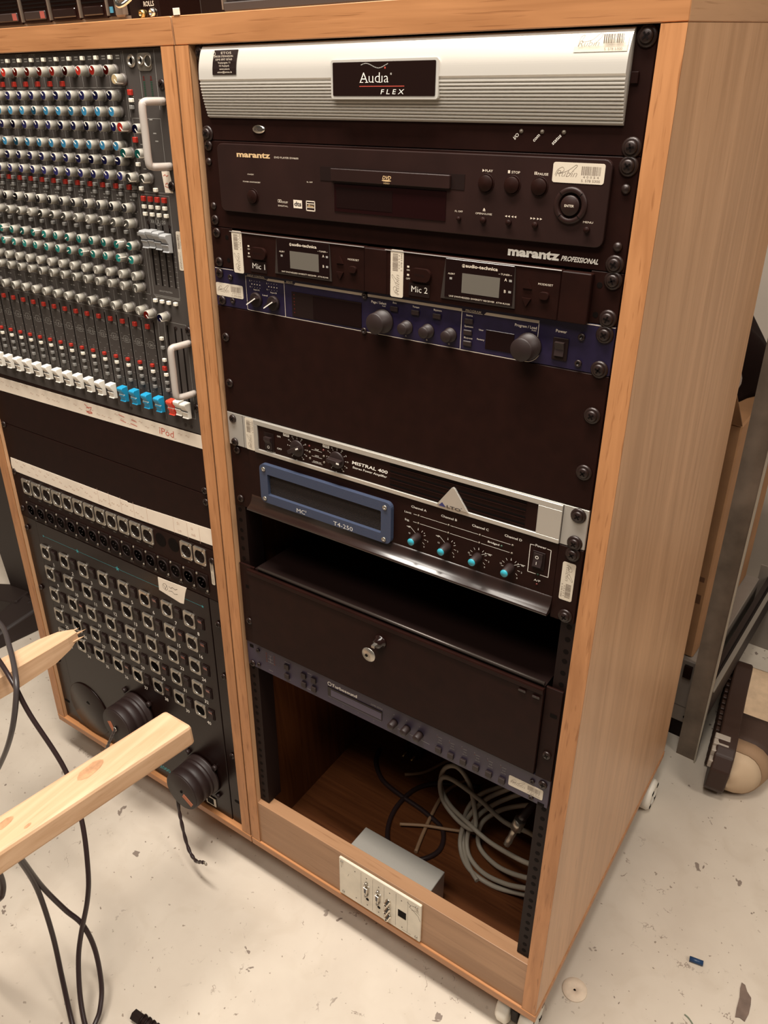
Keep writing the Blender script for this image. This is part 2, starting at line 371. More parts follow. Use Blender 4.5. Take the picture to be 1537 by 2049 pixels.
BOLTS = MB().lathe([(2.9, 0), (2.9, -1.6), (1.5, -1.6), (1.5, -.4), (0, -.4)], (0, 0, 0), n=12).mesh('silver_bolt', nickel)
def sticker(dev, parent, x0, x1, z0, z1, y, rot=0, faded=1.):
    """cream inventory label; rot 0 upright, 1 turned a quarter left, -1 a quarter right"""
    o = rmb(dev).prism(rrect(x0, x1, z0, z1, 2.), y, y - .35).build('inventory_label', stk, parent, 'cream barcode label with a script name')
    p = Print(dev, y - .35); cx, cz = (x0 + x1) / 2, (z0 + z1) / 2
    L, H = ((x1 - x0), (z1 - z0)) if rot == 0 else ((z1 - z0), (x1 - x0))
    ca, sa = math.cos(rot * math.pi / 2), math.sin(rot * math.pi / 2)
    def q(a, b): return (cx + a * ca + b * sa, cz - a * sa + b * ca)     # a along reading direction, b down
    random.seed(5); a = L * .06
    while a < L * .42:
        wd = random.choice((.35, .6, .9)); e = min(a + wd, L * .43)
        p.poly([q(a, -H * .34), q(e, -H * .34), q(e, H * .08), q(a, H * .08)]); a += wd + random.choice((.4, .6))
    for txt, bz, h, ln in (('4 0 0 5 4', H * .22, H * .10, L * .30), ('S. 578 5300', H * .41, H * .12, L * .36)):
        c = q(L * .25, bz); p.text(txt, c[0], c[1], h=h, w=ln, rot=rot * math.pi / 2)
    p.build(rubin, o, 'barcode_print', .08)
    p = Print(dev, y - .35); c = q(-L * .24, H * .20); p.text('Rubin', c[0], c[1], h=H * .33, w=L * .40, rot=rot * math.pi / 2, shear=.45, bold=-.02)
    loop = [q(a * L, b * H) for a, b in ((-.45, .12), (-.40, -.14), (-.31, -.26), (-.28, -.1), (-.36, .05), (-.22, -.08), (-.12, -.26), (-.06, -.38), (-.03, -.34), (-.10, -.12), (-.16, .1))]
    p.line(smooth(loop), .28); p.build(rubin, o, 'script_print', .08)
    return o
def chassis(dev, x0, x1, z0, z1, depth): rmb(dev).box(x0, x1, 3, depth, z0, z1).build('chassis', blackm, dev)
def panel(dev, z0, z1, mt, x0=-241.3, x1=241.3, y0=0, y1=3, name='front_panel', bev=.6): return rmb(dev).box(x0, x1, y0, y1, z0, z1, bev, 1).build(name, mt, dev)
U = 44.45

# ================================================================== SETTING
def struct(name, mt, b):
    o = b.build(name, mt); o['kind'] = 'structure'; return o
struct('floor', floor_material(), MB(mm=False).box(-3.0, 3.0, -3.2, 1.4, -.06, 0))
struct('wall_back', wallm, MB(mm=False).box(-3.0, 3.0, 1.3, 1.4, 0, 2.8))
struct('wall_left', wallm, MB(mm=False).box(-3.1, -3.0, -3.2, 1.4, 0, 2.8))

# ================================================================== RACK CABINETS
ZB, ZP = -1.196, -1.178
BACKY = r2w(0, YF, -1.194).y + .571
TOPZ = r2w(0, YF, 0).z; TOPT = .0265
def cabinet(name, label, xo0, xi0, xi1, xo1, spread, kick):
    t = world_thing(name, label, 'cabinet', ((xo0 + xo1) / 2, .2, .06)); ref = tuple(t.location)
    fb = r2w(0, YF, ZP); ft = r2w(0, YF, 0)
    def side(a0, a1, da, db):
        b = MB(ref, False); zb = fb.z
        P = lambda x, yz: (x, yz[0], yz[1])
        lo = ((fb.y, fb.z), (BACKY, r2w(0, 0, ZP).z - .0), ); 
        b.hexa([P(a0 + da, (fb.y, fb.z)), P(a1 + db, (fb.y, fb.z)), P(a1 + db, (BACKY, fb.z)), P(a0 + da, (BACKY, fb.z)),
                P(a0, (ft.y, ft.z)), P(a1, (ft.y, ft.z)), P(a1, (BACKY, ft.z)), P(a0, (BACKY, ft.z))])
        o = b.build('side_panel', ven['z'], t)
        # solid oak lipping along the front edge
        b = MB(ref, False); k = .012; n = Vector((0, -CS * 0 - 1, 0)); d = .0012
        b.hexa([(a0 + da, fb.y - d, fb.z), (a1 + db, fb.y - d, fb.z), (a1 + db, fb.y + .0005, fb.z), (a0 + da, fb.y + .0005, fb.z),
                (a0, ft.y - d, ft.z), (a1, ft.y - d, ft.z), (a1, ft.y + .0005, ft.z), (a0, ft.y + .0005, ft.z)])
        b.build('edge_lipping', oak['z'], o)
        return o
    side(xo0, xi0, 0, 0); side(xi1, xo1, spread * .7, spread)
    b = MB(ref, False); y0 = r2w(0, YF, TOPT * .5).y - .0012
    b.box(xo0, xo1, y0 + .0012, BACKY, TOPZ + .0003, TOPZ + TOPT, .0008, 1); tp = b.build('top_panel', ven['y'], t)
    MB(ref, False).box(xo0, xo1, y0, y0 + .0016, TOPZ + .0006, TOPZ + TOPT, .0006, 1).build('edge_lipping', oak['x'], tp)
    b = MB(ref, False); zt = fb.z - .0004; b.box(xo0, xo1 + spread + .001, fb.y - .002, BACKY, .08, zt, .0008, 1); b.build('base_panel', [oak['x']], t)
    MB(ref, False).box(xi0, xi1 + spread * .7, BACKY - .012, BACKY - .004, fb.z, TOPZ).build('light_blocking_back', shadewood, t)  # added back that keeps light from leaking in, coloured as shaded oak
    # added lining sheets, the interior shade put into their dark colour
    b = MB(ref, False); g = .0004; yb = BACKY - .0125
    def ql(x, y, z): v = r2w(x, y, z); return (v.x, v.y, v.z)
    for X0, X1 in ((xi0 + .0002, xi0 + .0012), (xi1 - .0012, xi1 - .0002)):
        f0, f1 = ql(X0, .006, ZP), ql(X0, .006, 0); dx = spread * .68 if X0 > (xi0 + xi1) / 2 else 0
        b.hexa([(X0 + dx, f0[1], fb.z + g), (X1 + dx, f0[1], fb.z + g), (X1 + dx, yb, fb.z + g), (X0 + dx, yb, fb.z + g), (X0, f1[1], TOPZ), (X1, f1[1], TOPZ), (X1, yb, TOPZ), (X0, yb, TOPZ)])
    b.build('side_shade_lining', shadewood, t)
    MB(ref, False).box(xi0 + .001, xi1 - .001, fb.y + .026, yb, fb.z - .0003, fb.z + .0006).build('floor_shade_lining', shadewoody, t)  # added sheet, dark colour stands for shade on the bottom
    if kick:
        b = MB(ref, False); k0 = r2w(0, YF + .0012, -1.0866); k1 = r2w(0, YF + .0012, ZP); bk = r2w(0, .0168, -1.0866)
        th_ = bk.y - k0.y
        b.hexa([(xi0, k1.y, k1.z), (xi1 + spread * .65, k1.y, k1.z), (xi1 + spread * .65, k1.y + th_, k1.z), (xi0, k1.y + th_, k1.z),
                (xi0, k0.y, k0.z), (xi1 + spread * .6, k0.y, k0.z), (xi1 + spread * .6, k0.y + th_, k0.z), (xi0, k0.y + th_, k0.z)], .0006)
        b.build('kick_panel', kickv_dim, t)
    # rack rails: angle strips with a row of holes
    zr0, zr1 = -.0005, (-1.0834 if kick else -1.175)
    for sgn, xa, xb in ((1, xi0 + .0006, xi0 + .0188), (-1, xi1 - .0006, xi1 - .0178)):
        b = MB(ref, False)
        def q(x, y, z): 
            v = r2w(x, y, z); return (v.x, v.y, v.z)
        for X0, X1, Y0, Y1 in ((xa, xb, .0032, .0052), (xb - sgn * .002, xb, .0052, .033)):
            b.hexa([q(X0, Y0, zr1), q(X1, Y0, zr1), q(X1, Y1, zr1), q(X0, Y1, zr1), q(X0, Y0, zr0), q(X1, Y0, zr0), q(X1, Y1, zr0), q(X0, Y1, zr0)])
        ro = b.build('rack_rail', blackm, t)
        b = MB(ref, False); c = (xa + xb) / 2 - sgn * .001
        z = zr0 - .006
        i = 0
        while z > zr1 + .004:
            pts = [q(c + .0032 * math.cos(a * .7854), 0, z + .0032 * math.sin(a * .7854)) for a in range(8)]
            dn = (r2w(0, .0030, 0) - r2w(0, 0, 0)); dn2 = (r2w(0, .0045, 0) - r2w(0, 0, 0))
            vs = [tuple(Vector(p) + dn) for p in pts] + [tuple(Vector(p) + dn2) for p in pts]
            b.faces(vs, [tuple(range(8)), tuple(range(15, 7, -1))] + [(k, (k + 1) % 8, 8 + (k + 1) % 8, 8 + k) for k in range(8)])
            z -= (.0159, .0159, .01265)[i % 3]; i += 1
        b.build('rail_holes', hole, ro, kind='stuff')
    for cx, cy in ((xo0 + .05, fb.y + .085), (xo0 + .05, BACKY - .055), (xo1 - .030, fb.y + (.030 if kick else .085)), (xo1 - (.017 if kick else .05), BACKY - .055)):
        if 1:
            b = MB(ref, False); b.box(cx - .028, min(cx + .028, xo1 - .004), cy - .028, cy + .028, .0765, .0800)
            b.cyl((cx, cy, .05), .009, .028, 'z', 12); b.box(cx - .006, cx + .006, cy - .02, cy + .022, .022, .055, .003)
            c = b.build('caster', blackm, t)
            for sg in (-1, 1):
                b = MB(ref, False); xx = cx + sg * .008
                b.lathe([(.012, 0), (.026, 0), (.030, sg * .003), (.030, sg * .015), (.026, sg * .020), (.018, sg * .021), (.017, sg * .018), (.006, sg * .018)], (xx, cy, .030), 'x', 24)
                b.m(1)
                for k in range(4):
                    an = .6 + k * 1.5708; b.box(xx + sg * .0205, xx + sg * .0215, cy + .021 * math.cos(an) - .004, cy + .021 * math.cos(an) + .004, .030 + .021 * math.sin(an) - .003, .030 + .021 * math.sin(an) + .003)
                b.build('wheel', [white, hole], c)
    return t
cabR = cabinet('rack_cabinet', 'oak rack cabinet on the right with kick board and wall plate at the foot', -.2636, -.2444, .2444, .2637, .0045, True)
cabL = cabinet('rack_cabinet', 'left oak rack cabinet holding the mixing console and numbered stage box', -.8070, -.7855, -.2858, -.2666, 0.0, False)

# ================================================================== RIGHT RACK
# ---- signal processor with silver hood
d = rack_thing('signal_processor', 'black rack processor with ribbed silver hood, topmost in the right cabinet', 'rack unit', 0, 0 + U)
panel(d, 0, 2 * U - .4, black); chassis(d, -218, 218, 2, 86, 300)
prof = smooth([(0, 1.0), (-2.0, 1.4), (-5.8, 6.5), (-8.8, 14.5), (-10.5, 22), (-11.2, 31.5)], 6) + [(-9.6, 33.0)]
N = 12
for i in range(N):
    z = 34 + 2.7 * i; e = -10.6 + (i / N) ** 1.4 * 8.6
    prof += [(e + 1.3, z), (e, z + .7), (e, z + 1.6), (e + 1.3, z + 2.3)]
prof += [(0, 66.8)]
rmb(d).prism(prof, -228, 224.6, 'yz').build('silver_hood', silver, d)
b = rmb(d); b.prism(rrect(-54.5, 61.5, 17.5, 49.0, 2.5), -6, -11.8); fr = b.build('badge_frame', silver, d)
rmb(d).prism(rrect(-52, 58.8, 19.5, 46.5, 1.), -11.5, -12.2).build('badge', blackg, fr)
p = Print(d, -12.2); p.text('Aud\u0131a', -21.1, 35.9, h=8.3, w=31.5, align='l', bold=-.012); p.text('\u00ae', 13, 30, h=1.6)
for x, wd in ((-19.2, 4), (-13.4, 3.6), (1.4, 2.6), (-6.5, 2.2)): p.rect(x - wd / 2, x + wd / 2, 35.5, 35.95)
p.text('F L E X', 1.9, 45.1, h=3.9, w=24.5, align='l', shear=.25); p.build(prtw)
p = Print(d, -12.2); p.rect(-21.7, 27.2, 38.5, 39.2); p.disc(6.5, 24.4, .9); p.build(prtred)
p = Print(d, -12.2); p.line([(-19.5 + k * 2.4, 22.6 - 1.9 * math.sin(k * .55 + .4)) for k in range(13)], .7); p.build(prtgrey)
b = rmb(d); b.faces([pj(x, z, yy)[:1] + (yy, zz) for x, z, yy, zz in ((-203, 3, -4.9, 5.0), (-167, 3, -4.9, 5.0), (-174, 27, -11.3, 27), (-206, 27, -11.3, 27))], [])
b.box(-205.5, -172.5, -11.6, -5, 6, 27); 
b.bm.free()
b = rmb(d); zz = [5.5, 10, 16, 22, 27.5]; yy = [-5.6, -7.6, -9.7, -10.9, -11.4]
vs = []
for z, y in zip(zz, yy): vs += [(-207.5, y - .25, z), (-174.5, y - .25, z)]
b.faces(vs, [(2 * i, 2 * i + 1, 2 * i + 3, 2 * i + 2) for i in range(4)])
lb = b.build('installer_sticker', blackm, d)
p = Print(d, -11.7)
for i, (t_, wd) in enumerate((('ETOS', 14), ('JAKOB STEFANSSON', 26), ('SIMI 897 8760', 23), ('Vesturgata 11', 17), ('101 Reykjavik', 14), ('www.etos.is', 14), ('etos@etos.is', 20))):
    p.text(t_, -190 + (4 if i == 0 else 0), 9.5 + i * 2.75, h=2.0 if i == 0 else 1.7, w=wd)
p.ring(-203, 8.8, 2.2, .5, 12); p.build(prt, lb)
b = rmb(d); b.m(0)
vs = []
for z, y in ((4.6, -4.9), (9, -7.2), (13, -8.7), (16.8, -9.6)): vs += [(180.5, y - .3, z), (222.8, y - .3, z)]
b.faces(vs, [(2 * i, 2 * i + 1, 2 * i + 3, 2 * i + 2) for i in range(3)]); so = b.build('inventory_label', stk, d, 'cream barcode label with a script name')
p = Print(d, -9.9); p.text('Rubin', 192, 13.2, h=4.2, w=16, shear=.45, bold=-.02); p.line(smooth([(184, 13), (186, 7), (189, 6), (187, 10), (195, 9), (201, 5), (203, 6.5), (197, 12)]), .28)
random.seed(5); x = 204.
while x < 220: wd = random.choice((.4, .7, 1.)); p.rect(x, x + wd, 5.5, 11.5); x += wd + random.choice((.4, .6))
p.text('S. 578 5300', 212, 15.8, h=1.5, w=14); p.build(rubin, so)
p = Print(d, 0); ca = math.radians(45)
for t_, x, z in (('I/O', 137.0, 75.5), ('com', 156, 75.5), ('status', 175, 75.5)): p.text(t_, x - 1.2, z, h=2.9, align='r', rot=ca, bold=.01)
p.build(prtw)
for x in (137.5, 156.5, 175.6): inst('indicator_lamp', MB().lathe([(1.8, 0), (1.8, -.6), (0, -1.2)], (0, 0, 0), n=10).mesh('indicator_lamp', ledd), d, d, x, 0, 72.5)
b = rmb(d); b.lathe([(9.0, 0), (8.6, -1.2), (6.5, -2.0), (0, -2.2)], (0, 0, 0), n=24); bmesh.ops.scale(b.bm, vec=(1, 1, .48), verts=b.bm.verts, space=Matrix.Translation((-(-REF[d.name][0]) * .0, 0, -(REF[d.name][2]) * .001)))
ov = b.build('oval_badge', chrome, d); ov.location = (-.1586, 0, -.0768)
p = Print(d, -2.2); p.text('BIAMP', -158.6, 78, h=2.4, w=11, bold=.01); p.build(dinki, d)
rmb(d).box(225.5, 231.5, -2.5, 0, 30, 38, .4, 1).build('side_clip', black, d)
screws(d, [(-233, 82.3), (233.3, 82.2)], True); screws(d, [(233.6, 7.0), (-233, 7)], True)

# ---- dvd player
d = rack_thing('dvd_player', 'black disc player with tray, round buttons and ENTER ring under the silver hood', 'disc player', 0, 3 * U)
panel(d, 2 * U, 4 * U - .4, black); chassis(d, -215, 215, 91, 175, 300)
rmb(d).prism(rrect(-216.5, 221.5, 91.0, 158.6, 6.5), 0, -5, bev=.8).build('fascia', fascia, d)
FY = -5
def fz(x, z): return pj(x, z, FY)
def fxz(x, z): a = pj(x, z, FY); return a[0], a[1]
b = rmb(d); x0, z0 = fxz(-79.5, 108.4); x1, z1 = fxz(85.7, 121.3); b.box(x0, x1, -5.4, -4.9, z0, z1); b.build('tray_slot', blackm, d)
x0, z0 = fxz(-64, 109.4); x1, z1 = fxz(71.9, 120.8); tr = rmb(d).box(x0, x1, -8.6, -5.2, z0, z1, .5, 1).build('disc_tray', fascia, d)
p = Print(d, -8.6); x, z = pj(.8, 117.0, -8.6); p.text('DVD', x, z - .4, h=3.0, w=9.5, shear=.3, bold=.02); p.poly([(x + 5.4 * math.cos(a * .524), z + .75 + .75 * math.sin(a * .524)) for a in range(12)]); p.text('VIDEO', x, z + 3.7, h=1.3, w=7); p.build(prtgold, tr)
x0, z0 = fxz(-62.2, 123.2); x1, z1 = fxz(67.5, 149.6); ds = rmb(d).box(x0, x1, -5.7, -4.8, z0, z1, .4, 1).build('display_window', lcdred, d)
rmb(d).box(x0 + 3, x0 + 70, -5.9, -5.65, z0 + 3.5, z1 - 4).build('display_glass', lcddark, ds)
def rbtn(x, z, r, h, ring=True):
    x, z = fxz(x, z); b = rmb(d)
    if ring: b.lathe([(r + 1.2, FY), (r + 1.0, FY - .7), (r + .2, FY - .7), (r + .1, FY)], (x, 0, z), n=20)
    o = None
    b.lathe([(r, FY), (r, FY - h + .5), (r - .6, FY - h), (0, FY - h - .4)], (x, 0, z), n=20); return b.build('button', black, d)
for x, z in ((-172.5, 142.1), (107.4, 114.5), (132.9, 114.5), (158.5, 114.6)): rbtn(x, z, 6.8, 3)
for x, z, r in ((82.1, 145.7, 1.9), (107.1, 145.2, 2.7), (132.6, 145.3, 2.5), (157.9, 145.3, 2.5), (205, 145.6, 2.5)): rbtn(x, z, r, 3, False)
x, z = fxz(188.2, 127.6)
b = rmb(d); b.lathe([(14.6, FY), (14.6, FY - 1.6), (13.4, FY - 2.6), (10.6, FY - 2.6), (9.8, FY - 1.2), (9.8, FY)], (x, 0, z), n=32); nr = b.build('navigation_ring', fascia, d)
b = rmb(d)
for k in range(4):
    an = math.radians(45 + 90 * k); c, s_ = math.cos(an), math.sin(an)
    b.prism([(x + r * c - q * s_, z + r * s_ + q * c) for r, q in ((10, -.3), (14.2, -.3), (14.2, .3), (10, .3))], FY - 2.55, FY - 2.75)
b.build('ring_gap', hole, nr)
rmb(d).lathe([(8.2, FY), (8.2, FY - 2.4), (7.4, FY - 3.2), (0, FY - 3.4)], (x, 0, z), n=24).build('enter_button', fascia, d)
p = Print(d, FY - 3.4); p.text('ENTER', x, z + 1, h=1.9, w=8.4, bold=.01); p.build(prt)
p = Print(d, FY)
def T(t_, x, z, h, w=None, **k):
    X, Z = p.pj(x, z); p.text(t_, X, Z, h=h, w=w, **k)
T('PLAY', 109.5, 105.2, 1.9, 7.5, bold=.01); T('STOP', 135.3, 105.3, 1.9, 8, bold=.01); T('PAUSE', 160.6, 105.6, 1.9, 9.5, bold=.01)
for x, k in ((103, 0), (127.8, 1), (152.8, 2)):
    X, Z = p.pj(x, 104.2)
    if k == 0: p.poly([(X, Z - 1.2), (X + 2.2, Z), (X, Z + 1.2)])
    elif k == 1: p.rect(X, X + 2, Z - 1.2, Z + 1.2)
    else: p.rect(X, X + .8, Z - 1.2, Z + 1.2); p.rect(X + 1.4, X + 2.2, Z - 1.2, Z + 1.2)
T('FL OFF', 81.2, 140.3, 1.5, 8); T('OPEN/CLOSE', 106.8, 140.6, 1.5, 16.5); T('MENU', 205, 140.5, 1.6, 8.6)
X, Z = p.pj(107, 136.2); p.poly([(X - 1.3, Z + .5), (X, Z - 1.3), (X + 1.3, Z + .5)]); p.rect(X - 1.3, X + 1.3, Z + .9, Z + 1.4)
for x in (128.6, 131.4, 134.8, 137.6):
    X, Z = p.pj(x - .6, 140.3); p.poly([(X + 2, Z - .9), (X, Z), (X + 2, Z + .9)])
for x in (153.2, 156, 159.4, 162.2):
    X, Z = p.pj(x - .6, 140.3); p.poly([(X, Z - .9), (X + 2, Z), (X, Z + .9)])
T('STANDBY', -174.2, 120.8, 1.2, 9); T('POWER ON/STANDBY', -173.5, 128.3, 1.3, 25); T('FL OFF', -93.4, 124.4, 1.2, 7.5)
T('DVD PLAYER DV4600', -139.6, 103.2, 1.7, 32, align='l')
X0, Z0 = p.pj(-137.3, 143.0)
for i in range(2): p.line([(X0 + 2.5 * i, Z0), (X0 + 2.5 * i + 1.9, Z0), (X0 + 2.5 * i + 1.9, Z0 + 2.4), (X0 + 2.5 * i, Z0 + 2.4)], .45, True)
T('DOLBY', -127.8, 146.0, 2.0, 8.2); T('DIGITAL', -130.6, 149.6, 1.5, 13.5)
p.build(prtdim if False else prt)
p = Print(d, FY); X0, Z0 = p.pj(-116.2, 141.8); X1, Z1 = p.pj(-104.6, 149.8); p.rect(X0, X1, Z0, Z1); X0, Z0 = p.pj(-98.8, 142.0); X1, Z1 = p.pj(-87.8, 151.0); p.line([(X0, Z0), (X1, Z0), (X1, Z1), (X0, Z1)], 1., True); p.rect(X0, X1, Z0 + 2.0, Z0 + 2.8); p.rect(X0, X1, Z1 - 3.2, Z1 - 2.6); p.build(prt)
p = Print(d, FY - .1); T('dts', -110.4, 147.6, 4.2, 9.5, bold=.03); p.build(dinki)
p = Print(d, FY - .1); T('disc', -93.3, 147.6, 2.4, 8.5, bold=.02); T('marantz', -192.6, 103.6, 5.2, 47, align='l', bold=.035); p.build(prtgold)
p = Print(d, 0); T('marantz', 133.6, 172.6, 7.2, 49.5, align='l', bold=.045); T('PROFESSIONAL', 184.5, 172.4, 4.0, 33.5, align='l', shear=.3, bold=.03); p.build(prtw)
x0, z0 = fxz(169.2, 94.7); x1, z1 = fxz(214.2, 110.3); sticker(d, d, x0, x1, z0, z1, FY)
screws(d, [(233.0, 95.6), (232.6, 171.0)], True); screws(d, [(-233, 94), (-232.2, 170.2)])
for x, z in ((-234.6, 110), (-233, 155.4), (233.3, 112.3), (233.1, 156.9)): inst('rivet', RIV, d, d, x, 0, z)

# ---- two wireless receivers on a rack tray
tray = rack_thing('receiver_rack_tray', 'black rack tray with ear plates carrying the Mic 1 and Mic 2 receivers', 'rack tray', 0, 4.5 * U)
for x0, x1 in ((-241.3, -208), (213, 241.3)):
    e = rmb(tray).box(x0, x1, 0, 3, 4 * U, 5 * U - .4, .5, 1).build('rack_ear', black, tray)
rmb(tray).box(-212, 216, 2, 200, 5 * U - 2, 5 * U - .6).build('tray_plate', blackm, tray)
b = rmb(tray)
for x, z in ((-216.9, 187.8), (-216.9, 212.7), (221.9, 189.1), (221.6, 214.3)): b.cyl((x, -.2, z), 2.6, .3, n=12)
b.build('ear_hole', hole, tray)
screws(tray, [(233.2, 184.0), (233.2, 216.2)], True); screws(tray, [(-231.5, 183.8), (-231.2, 215.8)])
bezel = mat('dark_bezel', (.055, .042, .036), .35, metal=.4); beadm = mat('grey_bead', (.16, .14, .125), .45, metal=.2)
def receiver(xo, n, label, sx0, sx1):
    d = rack_thing('wireless_receiver', label, 'radio receiver', xo, 4.5 * U, 'wireless receivers on the rack tray')
    y = -6.5; q = lambda x, z: pj(x + xo, z, y)
    x0, z0 = q(-107, 180.6); x1, z1 = q(79.5, 224.6); xm, _ = q(79.5, 0)
    rmb(d).box(x0, x1, y, 190, z0, z1, .8, 1).build('housing', black, d)
    x2, _ = q(107, 0); rmb(d).box(x1 + .6, x2, y - 1.2, 10, z0 + .2, z1 - .2, .8, 1).build('side_block', black, d)
    b = rmb(d); b.prism([(y - .4, z0 - .3), (y - .9, z0 + .4), (y, z0 + .6)], x0, x1, 'yz'); b.build('top_bead', beadm, d)
    # window with bezel
    a0, c0 = q(-37, 182.2); a1, c1 = q(35.5, 217.2)
    fr = rmb(d).prism([(a0 - 4, c1 + 2), (a0, c0), (a1, c0), (a1 + 2.2, c1 + 2)], y, y - 1.2).build('window_bezel', bezel, d)
    wn = rmb(d).box(a0 + .3, a1 - .3, y - 1.8, y - .9, c0 - .6, c1 + .2, .4, 1).build('display_window', lcddark, d)
    l0, m0 = q(-18, 193.4); l1, m1 = q(21.5, 211.4); rmb(d).box(l0, l1, y - 2.0, y - 1.7, m0, m1).build('lcd_screen', lcd, wn)
    P = Print(d, y - 1.9)
    def T(t_, x, z, h, w=None, **k):
        X, Z = P.pj(x + xo, z); P.text(t_, X, Z, h=h, w=w, **k)
    T('audio-technica', -15.8, 188.0, 2.9, 33, align='l', bold=.02); T('ALERT', -30.7, 196.2, 1.5, 7.5); T('TUNER', 25.6, 191.0, 1.5, 9); T('A', 26.4, 196.0, 2.6, bold=.01); T('B', 26.4, 206.4, 2.6, bold=.01)
    T('UHF SYNTHESIZED DIVERSITY RECEIVER  ATW-R3100', 0, 217.0, 1.5, 64)
    X, Z = P.pj(-18.0 + xo, 187.0); P.ring(X, Z, 1.6, .35, 14); P.poly([(X - .7, Z + .9), (X, Z - 1.1), (X + .7, Z + .9)])
    for x in (19.6, 31.4):
        X, Z = P.pj(x + xo, 190.4); P.rect(X - .8, X + .8, Z - .12, Z + .12)
    X, Z = P.pj(-18.0 + xo, 187.0)
    P.build(prt, wn)
    P = Print(d, y - 1.9)
    for x, z in ((-31.2, 199.8), (31.2, 195.2), (31.2, 205.2)):
        X, Z = P.pj(x + xo, z); P.rect(X - 1.4, X + 1.4, Z - 1., Z + 1.)
    P.build(prtgrey, wn)
    a, c = q(-64.0, 200.4); rmb(d).prism(rrect(a - 11.6, a + 11.6, c - 6.2, c + 6.2, 6.0, 6), y, y - 3.6, bev=1.).build('power_button', black, d)
    P = Print(d, y - 3.6); P.text('POWER', a, c + 1.2, h=2.2, w=12); P.build(blackm)
    a, c = q(65.7, 204.0); rmb(d).prism(rrect(a - 4.6, a + 4.6, c - 3.4, c + 3.4, 3.0, 5), y, y - 3, bev=.8).build('set_button', black, d)
    a, c = q(48.5, 196.2); rmb(d).prism([(a - 4.4, c + 3.4), (a, c - 4.2), (a + 4.4, c + 3.4)], y, y - 1.6).build('up_button', black, d)
    a, c = q(48.8, 211.6); rmb(d).prism([(a - 4.4, c - 3.4), (a, c + 4.2), (a + 4.4, c - 3.4)], y, y - 1.6).build('down_button', black, d)
    x0, z0 = q(-78.0, 209.2); x1, z1 = q(-54.0, 221.4); pl = rmb(d).box(x0, x1, y - .7, y, z0, z1).build('name_strip', blackm, d)
    P = Print(d, y - .7); T(n, -66, 217.6, 5.8, 18.5); P.build(prtw, pl)
    P = Print(d, y); T('ON', -79.6, 198.2, 1.6, 3.4); T('OFF', -79.6, 206.4, 1.6, 4.6); T('MODE/SET', 65.6, 195.3, 1.7, 14); X, Z = P.pj(-79.6 + xo, 194.2); P.rect(X - 1.2, X + 1.2, Z - .9, Z + .9); X, Z = P.pj(-79.6 + xo, 202.0); P.rect(X - 1.2, X + 1.2, Z - .9, Z + .9); P.build(prt)
    x0, z0 = q(sx0, 179.6); x1, z1 = q(sx1, 225.2); sticker(d, d, x0, x1, z0, z1, y - .1, 1)
    return d
receiver(-104.8, 'Mic 1', 'black wireless receiver marked Mic 1, left one on the rack tray', -104.2, -89.0)
receiver(107.2, 'Mic 2', 'black wireless receiver marked Mic 2, right one on the rack tray', -100.2, -85.0)

# ---- blue effects processor
d = rack_thing('effects_processor', 'navy blue rack effects processor with round black knobs below the receivers', 'rack unit', 0, 5.5 * U)
panel(d, 5 * U, 6 * U - .4, navy); chassis(d, -215, 215, 5 * U + 1, 6 * U - 2, 240)
def knob(dev, name, x, z, r, h, mt, y=0, skirt=0, n=24, parent=None, mark=None, rot=0, taper=.92):
    b = rmb(dev); pr_ = []
    if skirt: pr_ += [(skirt, y), (skirt, y - 1.6), (r * 1.02, y - 2.4)]
    else: pr_ += [(r, y)]
    pr_ += [(r, y - 2.4), (r * taper, y - h + 1.0), (r * taper - .9, y - h), (0, y - h - .2)]
    b.lathe(pr_, (x, 0, z), n=n); o = b.build(name, mt, parent or dev)
    if mark:
        c, s_ = math.sin(rot), -math.cos(rot)
        rmb(dev).prism([(x + r * taper * k * c - q * s_, z + r * taper * k * s_ + q * c) for k, q in ((.1, -.5), (1., -.5), (1., .5), (.1, .5))], y - h - .1, y - h - .35).build('pointer', mark, o)
    return o
for x, z in ((-176.5, 252.0), (-150.5, 252.6)):
    b = rmb(d); b.lathe([(8.2, 0), (8.2, -3), (7.4, -4), (7.4, -4.2)], (x, 0, z), n=24)
    b.prism([(x + 8 * c - s_ * 1.6, z + 8 * s_ + c * 1.6) for c, s_ in ((.85, -.53), (-.85, .53))] + [(x - .85 * 8 + .53 * 1.6 * -1, z + .53 * 8 - 1.6), (x + 8 * .85 - 1.2, z - 8 * .53 - 1.6)], -4, -11)
    o = b.build('level_knob', rubber, d)
    rmb(d).prism([(x + 8 * .85, z - 8 * .53), (x - 8 * .85, z + 8 * .53), (x - 8 * .85 + .5, z + 8 * .53 + 1.0), (x + 8 * .85 + .5, z - 8 * .53 + 1.0)], -11, -11.4).build('pointer', prtw, o)
knob(d, 'page_knob', -1.5, 251.5, 11.6, 17, rubber, skirt=12.6); knob(d, 'program_knob', 162.3, 251.4, 11.8, 18, rubber, skirt=12.8)
for x in (26.4, 51.6, 77.2): knob(d, 'parameter_knob', x + 1.4, 253.6, 6.3, 11, rubber, skirt=7.2)
BT = MB().box(-4.6, 4.6, -2.2, 0, -2.6, 2.6, .7, 1).mesh('button', rubber)
for x, z in ((12.2, 237.2), (37.7, 237.5), (62.8, 237.6), (98.5, 237.4), (98, 248.3), (98.2, 258.9)): inst('button', BT, d, d, x, 0, z)
b = rmb(d).box(-124, -29, -.5, 0, 236.5, 263.5); sc = b.build('display_panel', blackm, d)
rmb(d).box(-94, -29.2, -.9, -.4, 238.2, 262.6, .3, 1).build('lcd_screen', lcddark, sc)
rmb(d).box(117.2, 147, -.6, 0, 242.6, 261.2, .3, 1).build('number_display', lcddark, d)
